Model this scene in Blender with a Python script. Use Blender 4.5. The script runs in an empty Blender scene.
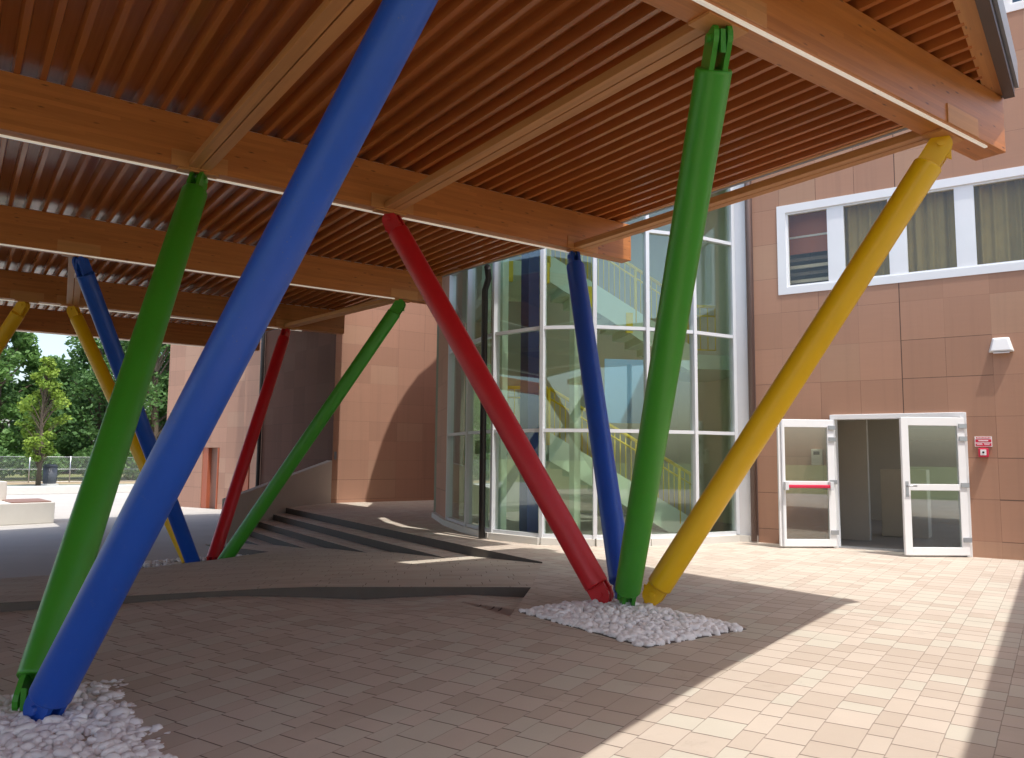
import bpy, bmesh, math, random
from mathutils import Vector, Matrix
random.seed(7)
rad = math.radians
scene = bpy.context.scene
COL = scene.collection

# ------------------------------------------------------------------ camera
F_PX, PITCH, YAW, ROLL = 786.0, rad(5.63), rad(54.4), rad(0.55)
fw = Vector((math.cos(YAW)*math.cos(PITCH), math.sin(YAW)*math.cos(PITCH), math.sin(PITCH)))
r0 = Vector((math.sin(YAW), -math.cos(YAW), 0)); u0 = r0.cross(fw)
r_ = math.cos(ROLL)*r0 + math.sin(ROLL)*u0; u_ = -math.sin(ROLL)*r0 + math.cos(ROLL)*u0
cd = bpy.data.cameras.new('camera'); cam = bpy.data.objects.new('camera', cd); COL.objects.link(cam)
cd.sensor_width = 36.0; cd.lens = F_PX/1024*36.0; cd.clip_start = 0.05; cd.clip_end = 3000
M = Matrix((r_, u_, -fw)).transposed().to_4x4(); M.translation = Vector((0, 0, 1.5))
cam.matrix_world = M
scene.camera = cam

# ------------------------------------------------------------------ light
SUN_DIR = Vector((-0.005, 0.365, -1.0)).normalized()
sd = bpy.data.lights.new('sun', 'SUN'); sun = bpy.data.objects.new('sun', sd); COL.objects.link(sun)
sd.energy = 2.15; sd.angle = rad(0.5); sd.color = (1.0, 0.965, 0.91)
sun.rotation_euler = SUN_DIR.to_track_quat('-Z', 'Y').to_euler(); sun.location = (0, -20, 40)
w = bpy.data.worlds.new('World'); scene.world = w; w.use_nodes = True
nt = w.node_tree; nt.nodes.clear()
sky = nt.nodes.new('ShaderNodeTexSky'); sky.sky_type = 'NISHITA'; sky.sun_disc = False
sky.sun_elevation = rad(69.9); sky.sun_rotation = rad(180); sky.air_density = 1.0; sky.dust_density = 2.8; sky.ozone_density = 1.0
bg = nt.nodes.new('ShaderNodeBackground'); bg.inputs['Strength'].default_value = 0.15
wo = nt.nodes.new('ShaderNodeOutputWorld')
hs = nt.nodes.new('ShaderNodeHueSaturation'); hs.inputs['Saturation'].default_value = 0.95
nt.links.new(sky.outputs[0], hs.inputs['Color']); nt.links.new(hs.outputs[0], bg.inputs[0]); nt.links.new(bg.outputs[0], wo.inputs[0])
vs = scene.view_settings
vs.view_transform = 'Standard'; vs.look = 'None'; vs.gamma = 1.0; vs.exposure = 1.10; vs.use_curve_mapping = False
cy = scene.cycles
cy.use_denoising = True; cy.max_bounces = 10; cy.diffuse_bounces = 6; cy.glossy_bounces = 5
cy.transmission_bounces = 8; cy.transparent_max_bounces = 24
cy.sample_clamp_indirect = 6.0; cy.blur_glossy = 0.6
cy.use_adaptive_sampling = True; cy.adaptive_threshold = 0.02

# ------------------------------------------------------------------ materials
def nodes_of(name):
    m = bpy.data.materials.new(name); m.use_nodes = True
    t = m.node_tree; t.nodes.clear()
    out = t.nodes.new('ShaderNodeOutputMaterial'); p = t.nodes.new('ShaderNodeBsdfPrincipled')
    t.links.new(p.outputs[0], out.inputs[0])
    return m, t, p, out
def N(t, kind, **kw):
    n = t.nodes.new('ShaderNode'+kind)
    for k, v in kw.items():
        if k in n.inputs: n.inputs[k].default_value = v
        else: setattr(n, k, v)
    return n
def mathn(t, op, a, b=None, c=None):
    n = t.nodes.new('ShaderNodeMath'); n.operation = op
    for i, x in enumerate((a, b, c)):
        if x is None: continue
        if isinstance(x, (int, float)): n.inputs[i].default_value = x
        else: t.links.new(x, n.inputs[i])
    return n.outputs[0]
def mixc(t, fac, a, b, mode='MIX'):
    n = t.nodes.new('ShaderNodeMix'); n.data_type = 'RGBA'; n.blend_type = mode
    for sock, x in ((n.inputs[0], fac), (n.inputs[6], a), (n.inputs[7], b)):
        if isinstance(x, (int, float)): sock.default_value = x
        elif isinstance(x, tuple): sock.default_value = (*x, 1) if len(x) == 3 else x
        else: t.links.new(x, sock)
    return n.outputs[2]
def bumpn(t, p, height, strength=0.3, dist=0.01):
    b = t.nodes.new('ShaderNodeBump'); b.inputs['Strength'].default_value = strength; b.inputs['Distance'].default_value = dist
    t.links.new(height, b.inputs['Height']); t.links.new(b.outputs[0], p.inputs['Normal'])
def geo_pos(t): return t.nodes.new('ShaderNodeNewGeometry').outputs['Position']

def plain(name, col, rough=0.5, var=0.12, scale=3.0, metallic=0.0, bump=0.0, spec=0.5, coat=0.0):
    m, t, p, o = nodes_of(name)
    n = N(t, 'TexNoise', Scale=scale, Detail=6.0, Roughness=0.6); t.links.new(geo_pos(t), n.inputs['Vector'])
    dk = tuple(c*(1-var*1.6) for c in col); lt = tuple(min(1, c*(1+var)) for c in col)
    t.links.new(mixc(t, n.outputs['Fac'], dk, lt), p.inputs['Base Color'])
    rr = N(t, 'MapRange'); rr.inputs[3].default_value = rough*0.85; rr.inputs[4].default_value = min(1, rough*1.15)
    t.links.new(n.outputs['Fac'], rr.inputs[0]); t.links.new(rr.outputs[0], p.inputs['Roughness'])
    p.inputs['Metallic'].default_value = metallic; p.inputs['Specular IOR Level'].default_value = spec
    p.inputs['Coat Weight'].default_value = coat
    if bump:
        n2 = N(t, 'TexNoise', Scale=scale*25, Detail=3.0); t.links.new(geo_pos(t), n2.inputs['Vector'])
        bumpn(t, p, n2.outputs['Fac'], bump, 0.004)
    return m

def paint(name, col):
    m, t, p, o = nodes_of(name)
    pos = geo_pos(t)
    n = N(t, 'TexNoise', Scale=2.2, Detail=6.0, Roughness=0.65); t.links.new(pos, n.inputs['Vector'])
    c = mixc(t, n.outputs['Fac'], tuple(x*0.88 for x in col), tuple(min(1, x*1.08) for x in col))
    n2 = N(t, 'TexNoise', Scale=14.0, Detail=8.0, Roughness=0.8); t.links.new(pos, n2.inputs['Vector'])
    r2 = N(t, 'MapRange'); r2.inputs[1].default_value = 0.60; r2.inputs[2].default_value = 0.78; r2.inputs[3].default_value = 0; r2.inputs[4].default_value = 0.22
    t.links.new(n2.outputs['Fac'], r2.inputs[0]); c = mixc(t, r2.outputs[0], c, (0.33, 0.28, 0.23))
    v = N(t, 'TexVoronoi', Scale=26.0, Randomness=1.0); t.links.new(pos, v.inputs['Vector'])
    n5 = N(t, 'TexNoise', Scale=1.1, Detail=2.0); t.links.new(pos, n5.inputs['Vector'])
    sp = mathn(t, 'MULTIPLY', mathn(t, 'LESS_THAN', v.outputs['Distance'], 0.10), mathn(t, 'GREATER_THAN', n5.outputs['Fac'], 0.56))
    c = mixc(t, mathn(t, 'MULTIPLY', sp, 0.35), c, (0.2, 0.17, 0.14))
    t.links.new(c, p.inputs['Base Color'])
    rr = N(t, 'MapRange'); rr.inputs[3].default_value = 0.27; rr.inputs[4].default_value = 0.48; t.links.new(n2.outputs['Fac'], rr.inputs[0]); t.links.new(rr.outputs[0], p.inputs['Roughness'])
    bumpn(t, p, n.outputs['Fac'], 0.10, 0.004)
    return m

def wood(name, a, b, rough=0.5, scale=1.0, knots=True):
    """grain along UV u (metres)"""
    m, t, p, o = nodes_of(name)
    uv = t.nodes.new('ShaderNodeUVMap').outputs[0]
    mp = N(t, 'Mapping'); mp.inputs['Scale'].default_value = (1.4*scale, 22*scale, 1); t.links.new(uv, mp.inputs[0])
    n1 = N(t, 'TexNoise', Scale=1.0, Detail=7.0, Roughness=0.65, Distortion=0.6); t.links.new(mp.outputs[0], n1.inputs['Vector'])
    c = mixc(t, n1.outputs['Fac'], a, b)
    # lamellas: 4 cm boards with their own tone, butt-jointed at random lengths
    sx = N(t, 'SeparateXYZ'); t.links.new(uv, sx.inputs[0])
    row = mathn(t, 'FLOOR', mathn(t, 'MULTIPLY', sx.outputs[1], 1/0.045))
    w1 = N(t, 'TexVoronoi', voronoi_dimensions='1D', feature='F1', Scale=1.0, Randomness=0.9)
    t.links.new(mathn(t, 'ADD', mathn(t, 'MULTIPLY', sx.outputs[0], 0.55), mathn(t, 'MULTIPLY', row, 17.31)), w1.inputs['W'])
    sc = N(t, 'SeparateColor'); t.links.new(w1.outputs['Color'], sc.inputs[0])
    c = mixc(t, mathn(t, 'MULTIPLY', sc.outputs[0], 0.30), c, tuple(x*0.5 for x in a))
    # broad stain clouds
    n3 = N(t, 'TexNoise', Scale=1.3, Detail=3.0); t.links.new(uv, n3.inputs['Vector'])
    c = mixc(t, mathn(t, 'MULTIPLY', n3.outputs['Fac'], 0.25), c, tuple(x*0.65 for x in b))
    if knots:
        mp2 = N(t, 'Mapping'); mp2.inputs['Scale'].default_value = (1.1, 4.5, 1); t.links.new(uv, mp2.inputs[0])
        v = N(t, 'TexVoronoi', Scale=3.4, Randomness=1.0); t.links.new(mp2.outputs[0], v.inputs['Vector'])
        k = N(t, 'MapRange'); k.inputs[1].default_value = 0.05; k.inputs[2].default_value = 0.16
        k.inputs[3].default_value = 0.8; k.inputs[4].default_value = 0.0
        t.links.new(v.outputs['Distance'], k.inputs[0])
        c = mixc(t, k.outputs[0], c, (0.07, 0.028, 0.012))
    t.links.new(c, p.inputs['Base Color']); p.inputs['Roughness'].default_value = rough
    bumpn(t, p, n1.outputs['Fac'], 0.12, 0.003)
    return m

PAVE_ANG = rad(19.5)
def paving(name, tones, rh=0.2, cw=0.245, joint=(0.13, 0.10, 0.08), rough=0.8, jw=0.004, ang=PAVE_ANG):
    m, t, p, o = nodes_of(name)
    pos = geo_pos(t)
    rt = N(t, 'VectorRotate', rotation_type='Z_AXIS'); rt.inputs['Angle'].default_value = -ang
    wob = N(t, 'TexNoise', Scale=9.0, Detail=2.0); t.links.new(pos, wob.inputs['Vector'])
    t.links.new(pos, rt.inputs[0])
    s = N(t, 'SeparateXYZ'); t.links.new(rt.outputs[0], s.inputs[0])
    wv = mathn(t, 'MULTIPLY', mathn(t, 'SUBTRACT', wob.outputs['Fac'], 0.5), 0.008)
    PER = rh*3
    yy = mathn(t, 'MULTIPLY', mathn(t, 'ADD', s.outputs[1], wv), 1/PER)
    tt = mathn(t, 'MULTIPLY', mathn(t, 'FRACT', yy), PER); b1, b2 = rh*1.12, rh*1.80
    row = mathn(t, 'ADD', mathn(t, 'MULTIPLY', mathn(t, 'FLOOR', yy), 3.0), mathn(t, 'ADD', mathn(t, 'GREATER_THAN', tt, b1), mathn(t, 'GREATER_THAN', tt, b2)))
    ey = mathn(t, 'MINIMUM', mathn(t, 'MINIMUM', tt, mathn(t, 'SUBTRACT', PER, tt)), mathn(t, 'MINIMUM', mathn(t, 'ABSOLUTE', mathn(t, 'SUBTRACT', tt, b1)), mathn(t, 'ABSOLUTE', mathn(t, 'SUBTRACT', tt, b2))))
    W = mathn(t, 'ADD', mathn(t, 'MULTIPLY', mathn(t, 'ADD', s.outputs[0], wv), 1/cw), mathn(t, 'MULTIPLY', row, 31.77))
    v1 = N(t, 'TexVoronoi', voronoi_dimensions='1D', feature='F1', Scale=1.0, Randomness=0.75); t.links.new(W, v1.inputs['W'])
    v2 = N(t, 'TexVoronoi', voronoi_dimensions='1D', feature='DISTANCE_TO_EDGE', Scale=1.0, Randomness=0.75); t.links.new(W, v2.inputs['W'])
    ex = mathn(t, 'MULTIPLY', v2.outputs['Distance'], cw)
    sc = N(t, 'SeparateColor'); t.links.new(v1.outputs['Color'], sc.inputs[0])
    c = mixc(t, sc.outputs[0], tones[0], tones[1])
    sel = mathn(t, 'GREATER_THAN', sc.outputs[1], 0.72); c = mixc(t, sel, c, tones[2])
    n = N(t, 'TexNoise', Scale=2.2, Detail=6.0); t.links.new(pos, n.inputs['Vector'])
    c = mixc(t, mathn(t, 'MULTIPLY', n.outputs['Fac'], 0.30), c, tuple(x*0.62 for x in tones[0]))
    n2 = N(t, 'TexNoise', Scale=90.0, Detail=4.0, Roughness=0.7); t.links.new(pos, n2.inputs['Vector'])
    c = mixc(t, mathn(t, 'MULTIPLY', n2.outputs['Fac'], 0.28), c, tuple(x*0.55 for x in tones[1]))
    # dusty blooms
    n3 = N(t, 'TexNoise', Scale=0.7, Detail=4.0, Roughness=0.65); t.links.new(pos, n3.inputs['Vector'])
    r3 = N(t, 'MapRange'); r3.inputs[1].default_value = 0.55; r3.inputs[2].default_value = 0.8; r3.inputs[3].default_value = 0; r3.inputs[4].default_value = 0.35
    t.links.new(n3.outputs['Fac'], r3.inputs[0]); c = mixc(t, r3.outputs[0], c, tuple(min(1, x*1.25) for x in tones[1]))
    # joints: wide across the run, tight along it
    jx = N(t, 'MapRange'); jx.inputs[1].default_value = jw*0.7; jx.inputs[2].default_value = jw*1.5; jx.inputs[3].default_value = 1; jx.inputs[4].default_value = 0
    t.links.new(ex, jx.inputs[0])
    jy = N(t, 'MapRange'); jy.inputs[1].default_value = jw*0.3; jy.inputs[2].default_value = jw*0.9; jy.inputs[3].default_value = 0.55; jy.inputs[4].default_value = 0
    t.links.new(ey, jy.inputs[0])
    jj = mathn(t, 'MAXIMUM', jx.outputs[0], jy.outputs[0])
    c = mixc(t, jj, c, joint)
    t.links.new(c, p.inputs['Base Color']); p.inputs['Roughness'].default_value = rough
    p.inputs['Specular IOR Level'].default_value = 0.3
    # drips, tyre marks and dark stains
    n4 = N(t, 'TexNoise', Scale=1.7, Detail=7.0, Roughness=0.75, Distortion=0.8); t.links.new(pos, n4.inputs['Vector'])
    r4 = N(t, 'MapRange'); r4.inputs[1].default_value = 0.60; r4.inputs[2].default_value = 0.72; r4.inputs[3].default_value = 0; r4.inputs[4].default_value = 0.30
    t.links.new(n4.outputs['Fac'], r4.inputs[0]); c2 = mixc(t, r4.outputs[0], c, tuple(x*0.5 for x in tones[0])); t.links.new(c2, p.inputs['Base Color'])
    hgt = mathn(t, 'ADD', mathn(t, 'MULTIPLY', mathn(t, 'SUBTRACT', 1.0, jj), 1.0), mathn(t, 'ADD', mathn(t, 'MULTIPLY', n2.outputs['Fac'], 0.25), mathn(t, 'MULTIPLY', sc.outputs[2], 0.5)))
    bumpn(t, p, hgt, 0.45, 0.006)
    return m

def panels(name, base, u0=0.9, v0=0.25, sz=0.65, wide=1.0):
    """terracotta cladding panels in UV metres"""
    m, t, p, o = nodes_of(name)
    uv = t.nodes.new('ShaderNodeUVMap').outputs[0]
    s = N(t, 'SeparateXYZ'); t.links.new(uv, s.inputs[0])
    uu = mathn(t, 'MULTIPLY', mathn(t, 'SUBTRACT', s.outputs[0], u0), 1/(sz*wide)); vv = mathn(t, 'MULTIPLY', mathn(t, 'SUBTRACT', s.outputs[1], v0), 1/sz)
    cu, cv = mathn(t, 'FLOOR', uu), mathn(t, 'FLOOR', vv); fu, fv = mathn(t, 'FRACT', uu), mathn(t, 'FRACT', vv)
    cb = N(t, 'CombineXYZ'); t.links.new(cu, cb.inputs[0]); t.links.new(cv, cb.inputs[1])
    wn = N(t, 'TexWhiteNoise', noise_dimensions='3D'); t.links.new(cb.outputs[0], wn.inputs['Vector'])
    sc = N(t, 'SeparateColor'); t.links.new(wn.outputs['Color'], sc.inputs[0])
    c = mixc(t, sc.outputs[0], tuple(x*0.89 for x in base), tuple(x*1.07 for x in base))
    pale = mathn(t, 'GREATER_THAN', sc.outputs[1], 0.86)
    c = mixc(t, mathn(t, 'MULTIPLY', pale, 0.5), c, (base[0]*1.1, base[1]*1.25, base[2]*1.25))
    mp = N(t, 'Mapping'); mp.inputs['Scale'].default_value = (1.0, 9.0, 1); t.links.new(uv, mp.inputs[0])
    n = N(t, 'TexNoise', Scale=2.5, Detail=6.0, Roughness=0.65); t.links.new(mp.outputs[0], n.inputs['Vector'])
    c = mixc(t, mathn(t, 'MULTIPLY', n.outputs['Fac'], 0.3), c, tuple(x*0.72 for x in base))
    # joint widths change from course to course
    wr = N(t, 'TexWhiteNoise', noise_dimensions='1D'); t.links.new(mathn(t, 'ADD', cv, 3.3), wr.inputs['W'])
    wc = N(t, 'TexWhiteNoise', noise_dimensions='1D'); t.links.new(mathn(t, 'ADD', cu, 8.1), wc.inputs['W'])
    ev = mathn(t, 'MULTIPLY', mathn(t, 'MINIMUM', fv, mathn(t, 'SUBTRACT', 1.0, fv)), sz)
    eu = mathn(t, 'MULTIPLY', mathn(t, 'MINIMUM', fu, mathn(t, 'SUBTRACT', 1.0, fu)), sz*wide)
    jv = mathn(t, 'LESS_THAN', ev, mathn(t, 'ADD', 0.0025, mathn(t, 'MULTIPLY', mathn(t, 'POWER', wr.outputs['Value'], 3.0), 0.008)))
    ju = mathn(t, 'LESS_THAN', eu, mathn(t, 'ADD', 0.002, mathn(t, 'MULTIPLY', mathn(t, 'POWER', wc.outputs['Value'], 5.0), 0.009)))
    jj = mathn(t, 'MAXIMUM', jv, ju)
    cb2 = N(t, 'CombineXYZ'); t.links.new(mathn(t, 'FLOOR', mathn(t, 'MULTIPLY', cu, 0.34)), cb2.inputs[0]); t.links.new(mathn(t, 'ADD', cv, 40.5), cb2.inputs[1])
    ws = N(t, 'TexWhiteNoise', noise_dimensions='3D'); t.links.new(cb2.outputs[0], ws.inputs['Vector'])
    seg_ = N(t, 'MapRange'); seg_.inputs[1].default_value = 0.45; seg_.inputs[2].default_value = 0.95; seg_.inputs[3].default_value = 0.22; seg_.inputs[4].default_value = 1.0
    t.links.new(ws.outputs['Value'], seg_.inputs[0])
    jj = mathn(t, 'MULTIPLY', jj, seg_.outputs[0])
    hv = mathn(t, 'LESS_THAN', mathn(t, 'ABSOLUTE', mathn(t, 'SUBTRACT', s.outputs[0], u0)), 0.008); jj = mathn(t, 'MAXIMUM', jj, hv)
    mpS = N(t, 'Mapping'); mpS.inputs['Scale'].default_value = (7.0, 0.22, 1); t.links.new(uv, mpS.inputs[0])
    nS = N(t, 'TexNoise', Scale=1.0, Detail=5.0, Roughness=0.6); t.links.new(mpS.outputs[0], nS.inputs['Vector'])
    rS = N(t, 'MapRange'); rS.inputs[1].default_value = 0.52; rS.inputs[2].default_value = 0.75; rS.inputs[3].default_value = 0; rS.inputs[4].default_value = 0.16
    t.links.new(nS.outputs['Fac'], rS.inputs[0]); c = mixc(t, rS.outputs[0], c, (0.16, 0.10, 0.08))
    c = mixc(t, mathn(t, 'MULTIPLY', jj, 0.85), c, (0.06, 0.035, 0.028))
    t.links.new(c, p.inputs['Base Color']); p.inputs['Roughness'].default_value = 0.65; p.inputs['Specular IOR Level'].default_value = 0.35
    bumpn(t, p, mathn(t, 'ADD', mathn(t, 'MULTIPLY', sc.outputs[2], 0.25), mathn(t, 'SUBTRACT', 1.0, jj)), 0.3, 0.006)
    return m

def glass(name, tint=(0.86, 0.95, 0.90), base=0.09, power=3.2, rough=0.0):
    m = bpy.data.materials.new(name); m.use_nodes = True; t = m.node_tree; t.nodes.clear()
    out = t.nodes.new('ShaderNodeOutputMaterial'); mx = t.nodes.new('ShaderNodeMixShader')
    tr = N(t, 'BsdfTransparent'); tr.inputs[0].default_value = (*tint, 1)
    gl = N(t, 'BsdfGlossy'); gl.inputs['Roughness'].default_value = rough; gl.inputs[0].default_value = (0.95, 1.0, 1.0, 1)
    lw = N(t, 'LayerWeight'); lw.inputs[0].default_value = 0.5
    f = mathn(t, 'ADD', base, mathn(t, 'MULTIPLY', mathn(t, 'POWER', lw.outputs['Facing'], power), 0.85-base))
    t.links.new(f, mx.inputs[0]); t.links.new(tr.outputs[0], mx.inputs[1]); t.links.new(gl.outputs[0], mx.inputs[2])
    t.links.new(mx.outputs[0], out.inputs[0])
    return m

def leafmat(name, dark, light):
    m, t, p, o = nodes_of(name)
    n = N(t, 'TexNoise', Scale=0.45, Detail=4.0, Roughness=0.7); t.links.new(geo_pos(t), n.inputs['Vector'])
    n2 = N(t, 'TexNoise', Scale=6.0, Detail=2.0); t.links.new(geo_pos(t), n2.inputs['Vector'])
    f = mathn(t, 'ADD', mathn(t, 'MULTIPLY', n.outputs['Fac'], 0.6), mathn(t, 'MULTIPLY', n2.outputs['Fac'], 0.4))
    cr = N(t, 'MapRange'); cr.inputs[1].default_value = 0.35; cr.inputs[2].default_value = 0.65; t.links.new(f, cr.inputs[0])
    c = mixc(t, cr.outputs[0], dark, light)
    t.links.new(c, p.inputs['Base Color']); p.inputs['Roughness'].default_value = 0.55; p.inputs['Specular IOR Level'].default_value = 0.3
    tl = N(t, 'BsdfTranslucent'); t.links.new(c, tl.inputs[0]); mx = t.nodes.new('ShaderNodeMixShader'); mx.inputs[0].default_value = 0.35
    t.links.new(p.outputs[0], mx.inputs[1]); t.links.new(tl.outputs[0], mx.inputs[2]); t.links.new(mx.outputs[0], o.inputs[0])
    return m

MAT = dict(
    beam=wood('glulam wood', (0.38, 0.112, 0.026), (0.70, 0.275, 0.07), 0.42),
    tie=wood('tie wood', (0.52, 0.215, 0.065), (0.70, 0.33, 0.11), 0.5, knots=False),
    fascia_wood=wood('fascia wood', (0.50, 0.21, 0.065), (0.72, 0.36, 0.12), 0.5),
    blue=paint('blue paint', (0.012, 0.085, 0.47)),
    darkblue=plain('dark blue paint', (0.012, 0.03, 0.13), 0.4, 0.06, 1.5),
    green=paint('green paint', (0.048, 0.29, 0.02)),
    red=paint('red paint', (0.56, 0.013, 0.022)),
    yellow=paint('yellow paint', (0.80, 0.47, 0.005)),
    railyellow=plain('rail yellow', (0.75, 0.58, 0.01), 0.4, 0.05),
    white=plain('white aluminium', (0.80, 0.80, 0.80), 0.35, 0.03),
    led=plain('light strip white', (0.85, 0.82, 0.76), 0.3, 0.03),
    frame_grey=plain('light grey aluminium', (0.62, 0.63, 0.65), 0.35, 0.04),
    steel=plain('grey steel', (0.45, 0.46, 0.48), 0.35, 0.1, metallic=0.8),
    flash=plain('brown sheet metal', (0.075, 0.05, 0.042), 0.45, 0.12),
    flashgrey=plain('grey sheet metal', (0.22, 0.23, 0.25), 0.4, 0.1),
    pipe=plain('brown downpipe', (0.16, 0.105, 0.09), 0.45, 0.1),
    black=plain('black pipe', (0.018, 0.016, 0.016), 0.4, 0.1),
    dark=plain('dark gap', (0.03, 0.025, 0.022), 0.8, 0.1),
    panel=panels('terracotta panels', (0.415, 0.23, 0.15)),
    panel_rear=panels('terracotta panels pale', (0.47, 0.262, 0.18), 0.2, 0.1, 0.62, 1.6),
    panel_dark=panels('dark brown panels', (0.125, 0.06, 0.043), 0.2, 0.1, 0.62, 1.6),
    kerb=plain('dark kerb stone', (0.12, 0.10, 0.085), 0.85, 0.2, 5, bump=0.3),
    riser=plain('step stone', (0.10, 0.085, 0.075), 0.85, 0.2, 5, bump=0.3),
    plaster=plain('beige render', (0.44, 0.395, 0.34), 0.85, 0.07, 2, bump=0.2),
    concrete=plain('pale concrete', (0.62, 0.60, 0.55), 0.8, 0.07, 2, bump=0.15),
    yard=plain('yard concrete', (0.42, 0.40, 0.365), 0.85, 0.14, 0.8, bump=0.2),
    asph=plain('grey lane', (0.20, 0.23, 0.19), 0.85, 0.15, 1.2, bump=0.2),
    dry=plain('dry verge', (0.36, 0.28, 0.17), 0.95, 0.35, 1.0, bump=0.4),
    meadow=plain('meadow', (0.20, 0.22, 0.075), 0.95, 0.4, 0.6, bump=0.4),
    pave=paving('plaza paving', ((0.475, 0.395, 0.322), (0.575, 0.495, 0.415), (0.55, 0.51, 0.425)), joint=(0.15, 0.115, 0.095), jw=0.0042),
    pave_near=paving('near paving', ((0.48, 0.395, 0.325), (0.58, 0.495, 0.42), (0.55, 0.505, 0.425)), 0.2, 0.235, (0.10, 0.075, 0.06), jw=0.0045),
    pave_ramp=paving('ramp paving', ((0.48, 0.405, 0.325), (0.57, 0.495, 0.405), (0.55, 0.50, 0.41)), 0.16, 0.6, (0.16, 0.12, 0.09), ang=rad(150)),
    pebble=plain('white pebbles', (0.80, 0.785, 0.79), 0.7, 0.16, 13, bump=0.2),
    soil=plain('dark soil', (0.12, 0.105, 0.095), 0.95, 0.2, 9),
    glass=glass('tower glass', (0.93, 0.975, 0.93), 0.075),
    winglass=glass('window glass', (0.95, 0.94, 0.88), 0.035, 3.6),
    doorglass=glass('door glass', (0.80, 0.84, 0.82), 0.13, 2.6),
    mint=plain('mint plaster', (0.58, 0.71, 0.53), 0.7, 0.05),
    olive=plain('olive plaster', (0.58, 0.58, 0.41), 0.75, 0.06),
    cream=plain('cream plaster', (0.30, 0.31, 0.23), 0.75, 0.05),
    skyblue=plain('pale sky blue', (0.22, 0.45, 0.75), 0.6, 0.04),
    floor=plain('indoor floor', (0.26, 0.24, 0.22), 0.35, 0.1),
    curtain=plain('curtain cloth', (0.40, 0.30, 0.125), 0.9, 0.15, 4),
    grey_in=plain('corridor wall', (0.48, 0.44, 0.36), 0.8, 0.05),
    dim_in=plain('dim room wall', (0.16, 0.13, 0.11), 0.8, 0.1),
    beige_in=plain('beige cabinet', (0.62, 0.56, 0.44), 0.5, 0.05),
    signred=plain('sign red', (0.60, 0.015, 0.06), 0.4, 0.04),
    signwhite=plain('sign white', (0.85, 0.82, 0.82), 0.4, 0.03),
    reddoor=plain('red brown door', (0.42, 0.12, 0.06), 0.5, 0.1),
    browndoor=plain('brown door', (0.26, 0.14, 0.10), 0.5, 0.1),
    bark=plain('bark', (0.13, 0.095, 0.065), 0.9, 0.3, 8, bump=0.5),
    leaf_a=leafmat('leaves dark', (0.06, 0.135, 0.04), (0.14, 0.26, 0.075)),
    leaf_b=leafmat('leaves mid', (0.085, 0.18, 0.045), (0.18, 0.32, 0.085)),
    leaf_y=leafmat('leaves yellow green', (0.14, 0.25, 0.035), (0.34, 0.44, 0.07)),
    bin=plain('bin plastic', (0.07, 0.075, 0.085), 0.5, 0.1),
)
lm = MAT['led'].node_tree.nodes['Principled BSDF']; lm.inputs['Emission Color'].default_value = (1, 0.9, 0.75, 1); lm.inputs['Emission Strength'].default_value = 0.14
def deckmat():
    m, t, p, o = nodes_of('wood effect steel deck')
    uv = t.nodes.new('ShaderNodeUVMap').outputs[0]
    mp = N(t, 'Mapping'); mp.inputs['Scale'].default_value = (0.5, 40, 1); t.links.new(uv, mp.inputs[0])
    n = N(t, 'TexNoise', Scale=1.0, Detail=5.0, Roughness=0.6); t.links.new(mp.outputs[0], n.inputs['Vector'])
    c = mixc(t, n.outputs['Fac'], (0.36, 0.105, 0.024), (0.52, 0.18, 0.044))
    t.links.new(c, p.inputs['Base Color']); p.inputs['Roughness'].default_value = 0.24
    return m
MAT['deck'] = deckmat()

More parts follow.
